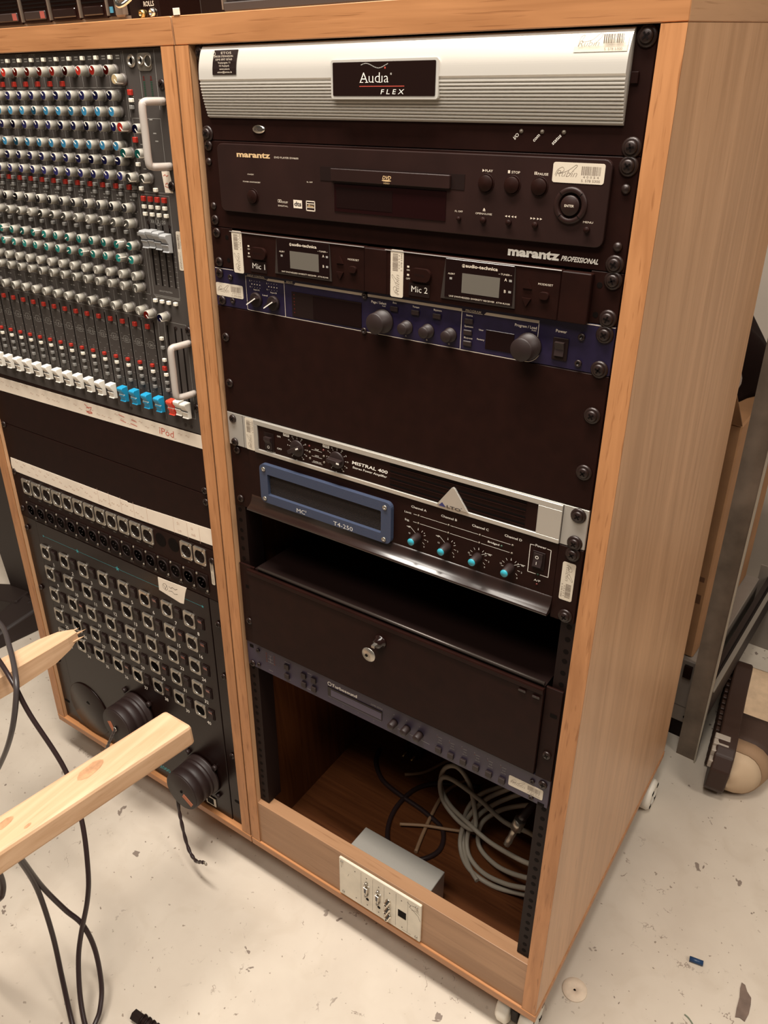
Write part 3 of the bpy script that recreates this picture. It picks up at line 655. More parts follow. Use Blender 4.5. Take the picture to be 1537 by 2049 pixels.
sw = rmb(d).box(185.9, 200.6, -1.6, 0, 238.7, 259.2, .5, 1).build('power_switch', blackm, d)
rmb(d).prism([(-1.4, 242.2), (-5.2, 242.6), (-2.6, 249), (-3.6, 255), (-1.4, 255)], 188.8, 197.6, 'yz').build('rocker', rubber, sw)
p = Print(d, 0)
p.line([(-192.2, 227.4), (-192.2, 265.0), (-188.5, 265.6), (-134.6, 266.0)], .5); p.line([(-134.6, 228), (-134.6, 266)], .5); p.line([(-134.6, 266), (90, 266.2)], .5); p.line([(90, 228), (90, 266.4)], .5); p.line([(90, 266.4), (160, 266.4)], .5)
p.line([(-192.2, 227.4), (-160, 227.8)], .4); p.line([(-134.6, 228.3), (-121, 228.3)], .4); p.line([(90, 229), (112, 229.2)], .4)
p.line([(170.2, 229), (170.2, 241)] + [(160 + 14.4 * math.sin(math.radians(a)), 252 - 14.4 * math.cos(math.radians(a))) for a in range(45, 181, 15)], .5)
for a, c in ((-160.3, -134.4), (-120.5, 89.9), (113.9, 170.4)): p.poly([(a + 2.4, 226.6), (c, 226.6), (c, 229.2), (a, 229.2)])
p.rect(-240, -208, 222.9, 223.5); p.rect(213, 241, 222.9, 223.5)
p.text('INPUT CONTROL', -189, 227.2, h=2.0, w=26, align='l', bold=.01); p.text('EDIT', -131, 227.9, h=2.0, w=9, align='l', bold=.01); p.text('PROGRAM', 94, 228.6, h=2.1, w=16.5, align='l', bold=.01)
for t_, x, z, h, wd in (('Page / Select', -7.2, 234.8, 2.5, 18.6), ('Push!', -.8, 236.9, 1.2, 4), ('Exit', 12.5, 232, 1.6, 4.5), ('Tempo', 37.7, 232.8, 1.6, 8), ('Bypass', 63, 232.6, 1.6, 9), ('Store', 98.3, 232.8, 1.7, 7), ('System', 98.2, 243.4, 1.7, 9.4), ('Bypass', 98.4, 254.5, 1.7, 9.2), ('User', 112, 244.6, 1.4, 5), ('Factory', 112, 253.8, 1.4, 8), ('Program / Load', 157.5, 235.0, 2.5, 22), ('Push!', 166, 236.9, 1.2, 4.5), ('Power', 192.4, 234.4, 2.6, 10.5), ('Input A', -176.3, 242, 1.7, 9), ('Input B', -150.8, 242.2, 1.7, 9), ('Level', -163.8, 246.6, 1.7, 7.4), ('L', -185.9, 232.6, 1.6, 1.2), ('R', -185.7, 239.4, 1.6, 1.4), ('L', -160, 232.8, 1.6, 1.2), ('R', -160, 239.6, 1.6, 1.4), ('A', 26.6, 263.4, 1.4, 1.6), ('B', 51.7, 263.6, 1.4, 1.6), ('C', 77.3, 263.6, 1.4, 1.6)):
    p.text(t_, x, z, h=h, w=wd, bold=.008)
for t_, x, z, wd in (('Surround', -115.8, 240.4, 12), ('Stereo', -115.8, 244.4, 8.6), ('A', -115.8, 248, 1.6), ('B', -115.8, 251.2, 1.6), ('Dual Stereo', -112.6, 250.2, 15), ('S/PDIF', -115.8, 255.8, 9), ('USB', -115.8, 259.8, 6.4), ('Lock', -104.6, 257.6, 6)): p.text(t_, x, z, h=1.8, w=wd, align='l')
p.line([(-123, 252.4), (-98.5, 252.4), (-98.5, 261.4), (-123, 261.4)], .4, True)
for x0 in (-183, -157.5):
    for k in range(4): p.disc(x0 + 4 * k, 231.8, .3, 6); p.disc(x0 + 4 * k, 238.8, .3, 6); p.rect(x0 + 4 * k - .7, x0 + 4 * k + .7, 234.9, 235.9)
p.build(prt)
p = Print(d, -.5)
for z in (239.6, 243.6, 247.2, 250.4, 255, 259): p.disc(-120.5, z, .8, 8)
p.build(ledr)
for x, z in ((-215.4, 231.4), (-214.4, 258.2), (212, 235), (211.9, 259), (-24.3, 228.6), (-25.3, 265)): inst('hex_bolt', BOLT, d, d, x, 0, z)
screws(d, [(232.4, 230), (231.8, 261.4)], True); screws(d, [(-232.5, 228.6), (-231.6, 259.6)])
sticker(d, d, -240.6, -197.6, 239.6, 254.6, 0, 0)

# ---- blank panel 3U
d = rack_thing('blank_panel', 'plain black three-unit cover panel in the middle of the right cabinet', 'rack panel', 0, 7.5 * U)
panel(d, 6 * U, 9 * U - .5, black); screws(d, [(231, 304.9), (230.5, 362)], True); screws(d, [(-231, 303.6), (-231, 361)])

# ---- silver power amplifier
d = rack_thing('power_amplifier', 'slim silver power amplifier with two dials, vent slots and triangle badge', 'amplifier', 0, 9.5 * U)
panel(d, 9 * U, 10 * U - .4, silver2); chassis(d, -215, 215, 9 * U + 1, 10 * U - 2, 320)
b = rmb(d); y = -2.5
# faceplate as a frame around the recessed black window
b.box(-195, 215, y, 0, 400.6, 407, .5, 1); b.box(-195, 215, y, 0, 438.8, 444.0, .5, 1); b.box(-195, -188.5, y, 0, 407, 438.8, .3, 1); b.box(189.5, 215, y, 0, 407, 438.8, .3, 1)
b.build('faceplate', alu, d)
rmb(d).box(-188.5, 189.5, -.8, 0, 407, 438.8).build('black_inset', black, d)
rmb(d).prism([(73.4, 439.2), (90.4, 415.6), (92.6, 414.4), (94.8, 415.8), (112.3, 439.2)], -1, -3.6, bev=.4).build('triangle_badge', alu, d)
p = Print(d, -3.6); p.poly([(75.6, 440.2), (80.1, 435.2), (84.8, 440.2)]); p.build(prtblue)
p = Print(d, -3.6); p.text('LTO', 85.8, 440.4, h=3.3, w=17.5, align='l', bold=.03); p.text('\u00ae', 104, 436.8, h=1.4); p.build(dinki)
for i, z in enumerate((410.9, 418.9, 427.4, 435.2)):
    rmb(d).box(9.8, 176.3, -1.7, -.8, z + .3, z + 1.1).build('vent_louvre', black, d)
    rmb(d).box(9.8, 176.3, -1.0, -.8, z - 2.6, z + .2).build('vent_slot', hole, d)
sw = rmb(d).box(-178, -162.2, -1.6, -.8, 413.2, 437).build('power_switch', blackm, d)
rk = rmb(d).prism([(-1.4, 418.5), (-6, 418), (-6.4, 421.5), (-2.8, 427), (-3.2, 434.6), (-1.4, 434.6)], -175.6, -165, 'yz').build('rocker', rubber, sw)
p = Print(d, -3.4); p.ring(-170.2, 431.2, 1.9, .6, 14); p.rect(-171, -170.4, 423, 426); p.build(prtw, sw)
for x in (-125.3, -64.8):
    b = rmb(d); b.lathe([(10.6, -.8), (10.6, -2.2), (9.4, -3.2), (0, -3.2)], (x, 0, 422.8), n=28)
    an = math.radians(62 if x < -100 else 92); c, s_ = math.sin(an), -math.cos(an)
    b.prism([(x + r * c - q * s_, 422.8 + r * s_ + q * c) for r, q in ((-9.6, -2.4), (9.6, -2.4), (9.6, 2.4), (-9.6, 2.4))], -3, -10, bev=.6)
    o = b.build('level_dial', rubber, d)
    rmb(d).prism([(x + r * c - q * s_, 422.8 + r * s_ + q * c) for r, q in ((5.4, -.9), (9.4, -.9), (9.4, .9), (5.4, .9))], -9.9, -10.3).build('pointer', prtw, o)
p = Print(d, -.8)
for x in (-125.3, -64.8):
    for k in range(11):
        an = math.radians(-145 + 29 * k); c, s_ = math.sin(an), -math.cos(an); p.line([(x + 11.8 * c, 422.8 + 11.8 * s_), (x + 13 * c, 422.8 + 13 * s_)], .45)
        p.text(('0', '4', '8', '12', '16', '18', '20', '22', '24', '26', '28')[k], x + 15.3 * c, 423.6 + 15.0 * s_, h=1.6)
    p.text('dB', x - 2, 440.2 - .5, h=1.7)
p.text('ON', -154.4, 415.4, h=2.2, w=5.6); p.text('OFF', -154.4, 431.8, h=2.2, w=7.4); p.text('POWER', -168.5, 438.6, h=2.0, w=14.2)
for t_, z in (('CLIP', 418), ('LIMIT', 426.2), ('POWER ON', 434.2)): p.text(t_, -95, z, h=1.5, w=6 if t_ != 'POWER ON' else 12); p.line([(-103, z + .9), (-87.5, z + .9)], .3)
p.text('MISTRAL 400', -43.2, 422.4, h=3.9, w=49.5, align='l', shear=.2, bold=.02); p.text('Stereo Power Amplifier', -42.5, 427.6, h=2.7, w=48, align='l', shear=.2, bold=.012)
for x in (-142.3, -81): p.poly(rrect(x - 4.8, x + 4.8, 407.4, 411.6, .8))
p.build(prtw)
p = Print(d, -1.0); p.text('CH1', -142.3, 410.6, h=2.2, w=7, bold=.01); p.text('CH2', -81, 410.6, h=2.2, w=7, bold=.01); p.build(dinki)
for x, z, m_ in ((-106, 415.2, ledr), (-105.8, 422.9, ledd), (-105.7, 431, ledd), (-84.7, 415.4, ledr), (-84.4, 423.1, ledd), (-84.2, 431, ledd)): rmb(d).lathe([(1.5, -.8), (1.5, -1.6), (0, -2.2)], (x, 0, z), n=10).build('indicator_lamp', m_, d)
p = Print(d, 0); p.rect(-215, -214.4, 400.6, 444); p.rect(215, 215.6, 400.4, 444); p.build(dinki)
sticker(d, d, -210.6, -196, 401.6, 444.0, -.1, 1)
screws(d, [(231, 408), (230.9, 438.6)], True); screws(d, [(-231.2, 408), (-230.8, 439.5)])

# ---- black four channel amplifier
d = rack_thing('four_channel_amplifier', 'black four-channel amplifier with blue framed grille and teal tipped knobs', 'amplifier', 0, 11 * U)
panel(d, 10 * U + .3, 12 * U - .5, black, 214.6, 241.3, name='rack_ear'); panel(d, 10 * U + .3, 12 * U - .5, black, -241.3, -208, y0=2.5, y1=4.5, name='rack_ear')
rmb(d).box(-208, 214.6, 0, 3, 10 * U + .4, 509).build('front_panel', black, d)
prf = [(0, 508), (-.6, 511.5), (-2.0, 515.5), (-4.4, 519.2), (-7.6, 521.9), (-10.6, 523.3), (-11.6, 524.4), (-11.4, 526), (-9.6, 527), (0, 527.6), (4, 527.6), (4, 508)]
rmb(d).prism(prf, -208, 214.6, 'yz', True).build('bottom_lip', mat('satin_black_lip', (.020, .009, .007), .28, spec=1.), d); chassis(d, -205, 210, 10 * U + 1, 525, 330)
b = rmb(d); y0, y1 = 0, -6
b.box(-186, 15.2, y1, y0, 455.4, 468.6, .5, 1); b.box(-186, 15.2, y1, y0, 497.2, 509, .5, 1); b.box(-186, -173.2, y1, y0, 468, 498, .5, 1); b.box(1.3, 15.2, y1, y0, 468, 498, .5, 1)
b.bm.free()
o_ = rrect(-186, 15.2, 455.6, 509, 7.5, 5); i_ = rrect(-173.2, 1.3, 468.4, 497.4, 1.5, 5)
b = rmb(d); n = len(o_); vs = [(x, y1, z) for x, z in o_] + [(x, y1, z) for x, z in i_] + [(x, y0, z) for x, z in o_] + [(x, y0, z) for x, z in i_]; fs = []
for i in range(n):
    j = (i + 1) % n; fs += [(i, j, n + j, n + i), (i, 2 * n + i, 2 * n + j, j), (n + i, n + j, 3 * n + j, 3 * n + i), (2 * n + i, 3 * n + i, 3 * n + j, 2 * n + j)]
b.faces(vs, fs); fr = b.build('grille_frame', blueframe, d)
rmb(d).box(-174, 2.2, -1.2, 0, 467.5, 498.4).build('foam_filter', foam, d)
for x, z in ((-178.2, 462), (-178.8, 503.2), (7, 462), (6, 503.8)): inst('silver_bolt', BOLTS, fr, d, x, -6, z)
p = Print(d, -6); p.text('MC', -126.4, 507.6, h=5.6, w=13.2, align='l', bold=-.01); p.text('2', -111.6, 504, h=2.4); p.text('T4-250', -68.5, 508.0, h=5.6, w=29, align='l', bold=-.01)
p.build(prtw, fr)
p = Print(d, 0)
for i, x in enumerate((48.7, 87.6, 126.2, 165)):
    p.text('Channel ' + 'ABCD'[i], x, 455.0, h=2.7, w=20, bold=.012)
    zc = 489.6
    rots = (-38, -32, 62, 62)[i]
    for k in range(9):
        an = math.radians(-130 + 32.5 * k); c, s_ = math.sin(an), -math.cos(an)
        if i < 2 and k < 5 and k != 4: continue
        p.line([(x + 8.5 * c, zc + 8.5 * s_), (x + 11 * c, zc + 11 * s_)], .4)
    for t_, dx, dz in (('6', 0, -8.4), ('4', 8.2, -6.2), ('12', -11.5, -.2), ('2', 13, 3.0), ('0', 8.4, 11.4)): p.text(t_, x + dx, zc + dz, h=1.9)
    if i < 2: p.line([(x - 4, zc - 4), (x - 11, zc - 10)], .4); p.text('dB', x - 12.5, zc - 8.2, h=2.0); p.rect(x - 15.5, x - 10, zc - 9.6, zc - 9.1)
    else: p.line([(x + 4, zc - 4), (x + 10, zc - 7)], .4); p.text('dB', x + 13.4, zc - 5.6, h=2.0); p.rect(x + 10.6, x + 16.2, zc - 7.6, zc - 7.1)
p.text('Limit', 34.4, 463.6, h=2.3, w=9); p.text('Sig.', 33.6, 473.4, h=2.3, w=6.4); p.text('Bridged', 143, 468.4, h=2.2, w=13.6, bold=.01); p.text('Power', 196.2, 455.4, h=2.6, w=12, bold=.01); p.text('A/P', 196.2, 496.0, h=2.5, w=7.4)
for z in (462.6, 472.3):
    for a, c in ((42, 46.5), (51, 85.4), (90, 124), (128.6, 162.4)): p.line([(a, z), (c, z)], .4)
p.line([(189, 454.6), (184.6, 454.8), (184.6, 487.4), (193.6, 487.4)], .6); p.line([(203.4, 454.6), (207.6, 454.8), (207.6, 487.0), (198.8, 487.0)], .6); p.build(prtw)
for i, x in enumerate((48.7, 87.6, 126.2, 165)):
    for z in (462.6, 472.3): rmb(d).lathe([(1.3, 0), (1.3, -.6), (0, -1.2)], (x, 0, z), n=8).build('indicator_lamp', ledd, d)
    kb = knob(d, 'level_knob', x, 489.6, 5.2, 15, rubber, taper=.88, n=18)
    rmb(d).lathe([(4.2, -15.0), (4.2, -15.8), (0, -16.0)], (x, 0, 489.6), n=18).build('knob_cap', tealcap, kb)
for x, z, m_ in ((152.6, 467.6, ledg), (196.2, 487.2, ledg), (196.3, 499.2, ledr)): rmb(d).lathe([(1.3, 0), (1.3, -.6), (0, -1.2)], (x, 0, z), n=8).build('indicator_lamp', m_, d)
sw = rmb(d).box(188.6, 202.6, -1.4, 0, 460, 480.6, .5, 1).build('power_switch', blackm, d)
rmb(d).prism([(-1.2, 461.8), (-2.6, 462), (-2.4, 469), (-5, 476.4), (-1.2, 476.8)], 190.4, 200, 'yz').build('rocker', rubber, sw)
p = Print(d, -4.6); p.ring(195, 465.2, 1.9, .6, 14); p.rect(194.6, 195.2, 470.4, 474); p.build(prtw, sw)
sticker(d, d, 221.6, 235.6, 462.4, 507, 0, -1)
screws(d, [(230.5, 451.4), (231.2, 525.4)], True); screws(d, [(-230.5, 451.2), (-231, 521.5)], y=2.5)

# ---- lockable drawer
d = rack_thing('rack_drawer', 'plain black lockable rack drawer with folded top lip below the open gap', 'drawer', 0, 15.5 * U)
for x0, x1 in ((-241.3, -214), (221.5, 241.3)): rmb(d).box(x0, x1, -1.5, 1.5, 14 * U, 17 * U - .5, .4, 1).build('rack_ear', black, d)
rmb(d).box(-213, 220, 0, 330, 14 * U + 1, 17 * U - 3).build('drawer_box', blackm, d)
b = rmb(d); b.box(-221, 221, -7, -1, 627.5, 749, .5, 1); b.prism([(-9.2, 624.6), (-8.6, 622.9), (-6.5, 622.8), (-2, 625), (-2, 627), (-6.6, 626), (-7.0, 630), (-8.8, 630)], -221, 221, 'yz'); b.build('drawer_front', black, d)
b = rmb(d); b.prism([(-1, 621.4), (.2, 619.6), (2, 619.8), (3, 621.5), (3, 624), (-1, 624)], -207, 218.4, 'yz', True); b.build('top_lip', mat('lip_highlight', (.05, .038, .032), .32, metal=.4), d)  # lip colour lightened to carry its bright highlight line
lk = rmb(d).lathe([(9.5, -7), (9.2, -9), (6.5, -10.4), (6.0, -15), (0, -15.2)], (2.5, 0, 651), n=24).build('lock', blackg, d)
for x0, z0 in ((192, 634), (209, 635)): rmb(d).box(x0, x0 + 9, -9.3, -7, z0, z0 + 3, .4, 1).build('latch_tab', blackg, d)
rmb(d).box(-232, -225, -1.8, -1.4, 655.6, 660.5).build('ear_slot', hole, d); rmb(d).box(230, 238, -1.8, -1.4, 656, 661).build('ear_slot', hole, d)
screws(d, [(232.5, 717)], y=-1.5); screws(d, [(-229.9, 716.6)], y=-1.5)
kx = rack_thing('drawer_key', 'small round silver key hanging in the black drawer lock', 'key', 0, 664)
b = rmb(kx); b.box(-.8, 4, -22, -14, 649.5, 652.8); o = b.build('key_blade', nickel, kx)
b = rmb(kx); b.lathe([(9.6, -21), (10.2, -21.5), (9.6, -22.3), (0, -22.3)], (0, 0, 0), n=28)
o = b.build('key_bow', nickel, kx); o.location = (-.004, 0, 0); 
rmb(kx).lathe([(2.2, -22.3), (2.2, -22.6), (0, -22.6)], (-8, 0, 668), n=12).build('key_hole', hole, kx)
for v in o.data.vertices: v.co.z += -.0665 + (REF[kx.name][2] - 664) * .001 - (-(0 - 664)) * .001 * 0 if False else 0
o.location = (-.005, 0, -.664 - .002 + 0)

# ---- speaker management unit
d = rack_thing('speaker_controller', 'violet grey one-unit speaker controller with small square buttons under the drawer', 'rack unit', 0, 17.5 * U)
panel(d, 17 * U, 18 * U - .3, navy2); chassis(d, -218, 218, 17 * U + 1, 18 * U - 1.5, 200)
SB = MB().box(-4.2, 4.2, -3.4, 0, -4.2, 4.2, .5, 1).mesh('button', rubber)
for x, z in ((-163.6, 770.2), (-164, 787), (-132.6, 771.6), (-114.4, 771.4), (-132.6, 787.2), (-114.4, 786.8)) + tuple((90.4 + 18.06 * k, 787.8) for k in range(6)): inst('button', SB, d, d, x, 0, z)
for x in (19.4, 39.2, 59): knob(d, 'parameter_knob', x + 2.5, 778.0, 5.4, 12, rubber, taper=.94, n=12)
ds = rmb(d).box(-90, 2, -.9, 0, 770.5, 786, .3, 1).build('display_window', lcddark, d); rmb(d).box(-84, 1, -1.2, -.8, 773.5, 784.6).build('lcd_screen', lcdviol, ds)
p = Print(d, 0); p.text('Turbosound', -82.8, 767.8, h=4.8, w=43, align='l', bold=.02); p.ring(-86.8, 765.4, 3.4, .9, 18); p.build(prtw)
p = Print(d, 0); p.text('LMS-D26', -16.3, 767.6, h=2.3, w=18.6, align='l')
for i, x in enumerate((20.6, 40.5, 60.4)): p.text('ABC'[i], x, 766.9, h=1.8)
for k in range(6):
    x = 90.4 + 18.06 * k
    for j, (t_, wd) in enumerate((('LIMIT', 6), ('SUB', 4), ('MUTE', 6))): p.text(t_, x + 1, 769 + 4.2 * j, h=1.3, w=wd)
    p.text(str(k + 1), x - 3.8, 766.6, h=1.6); p.text(str(k + 1), x, 796.2, h=1.4)
p.text('INPUT', -196, 793.4, h=1.5, w=8); p.text('CLIP', -196, 766.5, h=1.2, w=5); p.rect(-200, -192, 772, 772.5); p.rect(-196.3, -195.8, 767, 778); p.rect(-201, -190, 777.6, 778.1)
p.line([(-168, 763.6), (-159, 763.6)], .5); p.line([(-168, 793.4), (-159, 793.4)], .5); p.line([(-126, 764.6), (-119, 764.6)], .6); p.line([(-127, 793), (-119, 793)], .6)
p.line([(-89, 788.4), (0, 788.6)], .3); p.line([(27, 786.5), (34, 786.5)], .5); p.line([(46, 786.5), (54, 786.5)], .5); p.line([(64, 787), (76, 787.5)], .5)
for x in (-64, -38, -12): p.text('\u25b2' if False else 'A', x, 793.6, h=1.4)
p.build(prtgrey)
p = Print(d, 0)
for i in range(2):
    for j in range(4): p.rect(-204.6 + 15 * i, -202 + 15 * i, 763 + j * 4.6, 765.6 + j * 4.6)
for k in range(6):
    p.rect(86.2 + 18.06 * k, 87.4 + 18.06 * k, 768, 769.4)
p.build(ledr)
for x, z in ((-219.3, 765.4), (-219.3, 791), (219, 767.4), (219.8, 793.2)): inst('hex_bolt', BOLT, d, d, x, 0, z)
rmb(d).box(-235.5, -228.5, -.3, 0, 760.2, 765.6).build('ear_slot', hole, d); rmb(d).box(228.5, 237, -.3, 0, 795, 799.5).build('ear_slot', hole, d)
screws(d, [(232.3, 764.6), (-232.2, 794.4)]); sticker(d, d, 189, 234, 774.4, 790.4, 0, 0)

# ---- wall plate on the kick board
WY = (YF + .0012) * 1000
d = rack_thing('connector_plate', 'aged white connector plate screwed to the kick board of the right cabinet', 'wall plate', 4, 1132)
rmb(d).box(-71, 79.8, WY - 4.5, WY - .2, 1092, 1173.4, .8, 1).build('face_plate', plate, d)
rmb(d).box(-73, 76, 17.2, 66, 1098, 1172, .8, 1).build('back_box', alu, d)
PS = MB().lathe([(2.6, 0), (2.4, -1.0), (1.2, -1.6), (0, -1.6)], (0, 0, 0), n=12).mesh('plate_screw', nickel)
FYW = WY - 4.5
def wq(x, z): return pj(x, z, FYW + 8) 
for x, z in ((-65.2, 1098.6), (-63, 1165.6), (72.6, 1100.4), (73.4, 1166.0)): inst('plate_screw', PS, d, d, x, FYW, z)
for x, z in ((-18.0, 1127.2), (3.6, 1129.2)):
    b = rmb(d); b.prism([(x - 5.4, z - 10), (x + 5.4, z - 9), (x + 4.4, z + 10), (x - 4.6, z + 9)], FYW, FYW - .8, bev=.3); sh = b.build('video_socket', nickel, d)
    rmb(d).prism([(x - 3.6, z - 7), (x + 3.6, z - 6.2), (x + 2.6, z + 7), (x - 2.6, z + 6.2)], FYW - .8, FYW - 4.6, bev=.4).build('socket_shell', chrome, sh)
    rmb(d).prism([(x - 2.4, z - 5.4), (x + 2.4, z - 4.8), (x + 1.6, z + 5.4), (x - 1.6, z + 4.8)], FYW - 4.6, FYW - 4.8).build('socket_insert', cdark, sh)
    for dz in (-14, 13): rmb(d).lathe([(2.6, FYW), (2.6, FYW - 4), (1.4, FYW - 4), (1.4, FYW - 1)], (x, 0, z + dz), n=6).build('jack_post', nickel, sh)
    rmb(d).cyl((x + 1.6, FYW - .2, z + 22.4), 2.8, .3, n=14).build('audio_jack', hole, d)
for x, z, m_ in ((22.6, 1124, cyel), (22.2, 1142, cred), (23.8, 1156, cwhite)):
    b = rmb(d); b.lathe([(4.6, FYW), (4.6, FYW - 2), (3.6, FYW - 2), (3.6, FYW - 9), (2.4, FYW - 9), (2.4, FYW - 5)], (x, 0, z), n=16); o = b.build('phono_socket', chrome, d)
    rmb(d).lathe([(2.3, FYW - 7), (.9, FYW - 7.2), (.9, FYW - 6)], (x, 0, z), n=12).build('socket_insert', m_, o)
rmb(d).box(40.2, 54.6, FYW - .3, FYW, 1127.6, 1142.4).build('network_socket', hole, d)
p = Print(d, FYW)
for x in (-28.4, -6.6, 14.4, 36, 57.4): p.rect(x - .15, x + .15, 1097, 1168)
for x, z in ((-40, 1103.4), (-38, 1162.4), (-18.2, 1103.6), (-16.6, 1162.8), (4.4, 1106.2), (4.8, 1163), (24.4, 1104.6), (24.6, 1163.4), (45.8, 1105), (48, 1163.6)): p.disc(x, z, 1.1, 8)
p.line([(48, 1168.2), (64, 1168.4)], .5); p.line([(56, 1100), (62, 1104), (60, 1108), (68, 1112), (76, 1118), (79, 1126)], .6); p.line([(62, 1103), (70, 1101), (76, 1108)], .5); p.line([(64, 1112), (72, 1109), (78, 1113)], .4)
p.line([(-67, 1108), (-66, 1112)], .5); p.line([(-52, 1118), (-54, 1124)], .4)
p.build(dinki)

# ================================================================== LEFT RACK
XC = -538.5
LX0, LX1 = -785, -291.5
# ---- mixing console
d = rack_thing('mixing_console', 'grey rack mixing console with rows of knobs and white, blue and red faders', 'mixer', XC, 5 * U)
rmb(d).box(LX0, LX1, 0, 3, 0, 10 * U, .6, 1).build('front_panel', mixgrey, d)
rmb(d).box(LX0 + 20, LX1 - 20, 3, 90, 4, 440).build('chassis', blackm, d)
def kn(name, cap, body=kgrey, r=4.7, h=14, ptr=True, skirt=6.2):
    b = MB(); b.m(1); b.lathe([(skirt, 0), (skirt, -2.4), (r + .5, -4.2)], (0, 0, 0), n=16)
    b.m(0); b.lathe([(r + .4, -4), (r, -h + .6), (r - .6, -h)], (0, 0, 0), n=16)
    b.m(2); b.lathe([(r - .6, -h), (r - .9, -h + .1), (0, -h + .1)], (0, 0, 0), n=16)
    if ptr: b.m(3); b.box(-.55, .55, -h - .15, -h + .3, -r + .2, -.2); b.box(-.55, .55, -h + .5, -5, -r - .35, -r + .4)
    return b.mesh(name, [body, kskirt, cap, cwhite])
kn.__defaults__ = (kgrey, 5.2, 14, True, 6.4)
KR, KN, KB, KG, KD = (kn('knob', c) for c in (cred, cnavy, cblue, cgreen, cdark)); KW = kn('knob', kgrey, ptr=True); KW = kn('knob', kgrey); KY = kn('knob', cyel)
COLX = [-371.3 - 24.65 * k for k in range(17)]
ROWS = [(20.8, KR, 2.4), (46.1, KN, 2.2), (62.5, KB, 2.4), (78.2, KN, 2.3), (98.2, KB, 2.4), (114.2, KN, 2.0), (130.5, KN, 2.2), (166, KD, None), (184, KW, 1.2), (210, KG, None), (226.4, KG, None), (246.2, KW, .3), (260.4, KW, .2), (288.7, KW, -.2)]
random.seed(3)
for z, me, an in ROWS:
    for k, x in enumerate(COLX):
        inst('knob', me, d, d, x, 0, z, (math.pi + (an if an is not None else random.choice((2.4, 1.8, 2.8, 1.2, -2.)) ) + random.uniform(-.25, .25)))
BR, BW, BG = (MB().box(-2.6, 2.6, -4.2, 0, -2.2, 2.2, .6, 1).mesh('button', m_) for m_ in (bred, bwhite, bgrey))
BR2 = MB().box(-2.9, 2.9, -4.2, 0, -3.0, 3.0, .6, 1).mesh('button', bred)
for k, x in enumerate(COLX):
    inst('button', BW, d, d, x - 4 - .6, 0, 7.9)
    if k >= 4: inst('button', BR2, d, d, x - .2, 0, 33.6)
    inst('button', BR2, d, d, x - .8, 0, 143.2); inst('button', BG, d, d, x + 9.6, 0, 143.2)
    inst('button', BR2, d, d, x - .4, 0, 311.4); inst('button', BR, d, d, x - .4, 0, 363.0); inst('button', BW, d, d, x - .2, 0, 371.2); inst('button', BG, d, d, x, 0, 382); inst('button', BG, d, d, x, 0, 392)
    inst('button', BG, d, d, x + 7.5, 0, 152); inst('button', BG, d, d, x + 7.5, 0, 196)
for me, L in ((BR2, [(-349.2, 42.9), (-350.3, 91.4)] + [(-348.6 + 12 * k, 154.7) for k in range(4)]), (BW, [(-348.6, 50.7), (-350.4, 117.4), (-329.7, 117.2), (-350, 143.6), (-325.2, 144)] + [(-348.8 + 12 * k, 163.5) for k in range(4)] + [(-348.4 + 12.2 * k, 171.8) for k in range(4)] + [(-349.5 + 12.3 * k, 274.9) for k in range(4)] + [(-346.5, 323.2), (-346, 351.4), (-345.9, 371.2)]), (BR2, [(-347.6, 363)]), (BG, [(-349.4, 57.8), (-346.2, 335), (-346, 382), (-346, 392)])):
    for x, z in L: inst('button', me, d, d, x, 0, z)
for x, z, me in ((-359, 30, KY), (-360, 78, KR), (-334.5, 79.4, KN), (-360.5, 105.2, KG), (-335.4, 105.2, KG), (-357.2, 131.6, KW), (-333.4, 131.6, KW), (-356.5, 291.8, KR), (-331.4, 292.4, KN)): inst('knob', me, d, d, x, 0, z, 2.4)
# sockets at the top right
b = rmb(d); b.lathe([(6.8, 0), (6.8, -1), (5.6, -2.6), (4.0, -2.6), (3.8, 0)], (-342.4, 0, 12), n=20); o = b.build('headphone_socket', nickel, d); rmb(d).cyl((-342.4, -.3, 12), 3.8, .3, n=16).build('socket_hole', hole, o)
b = rmb(d); b.prism(rrect(-333, -309.5, 4.6, 22, 5), 0, -.8); b.lathe([(4.4, 0), (4.4, -3.4), (3.2, -3.4), (3, 0)], (-325.4, 0, 12), n=16); o = b.build('lamp_socket', nickel, d); rmb(d).cyl((-325.4, -.9, 12), 3.0, .3, n=16).build('socket_hole', hole, o)
rmb(d).lathe([(6.4, -.8), (6.4, -2), (5.4, -2), (5.2, -.8)], (-315, 0, 12.4), n=18).build('socket_collar', nickel, o)
p = Print(d, 0)
for i, x in enumerate((-326, -314.2)):
    for j in range(11): p.rect(x - 1.6, x + 1.6, 32 + j * 2.2, 33.4 + j * 2.2)
p.build(ledg)
p = Print(d, 0)
for x in (-326, -314.2): p.disc(x, 28, 1.3); p.rect(x - 1.6, x + 1.6, 29.8, 31.2)
p.build(ledr)
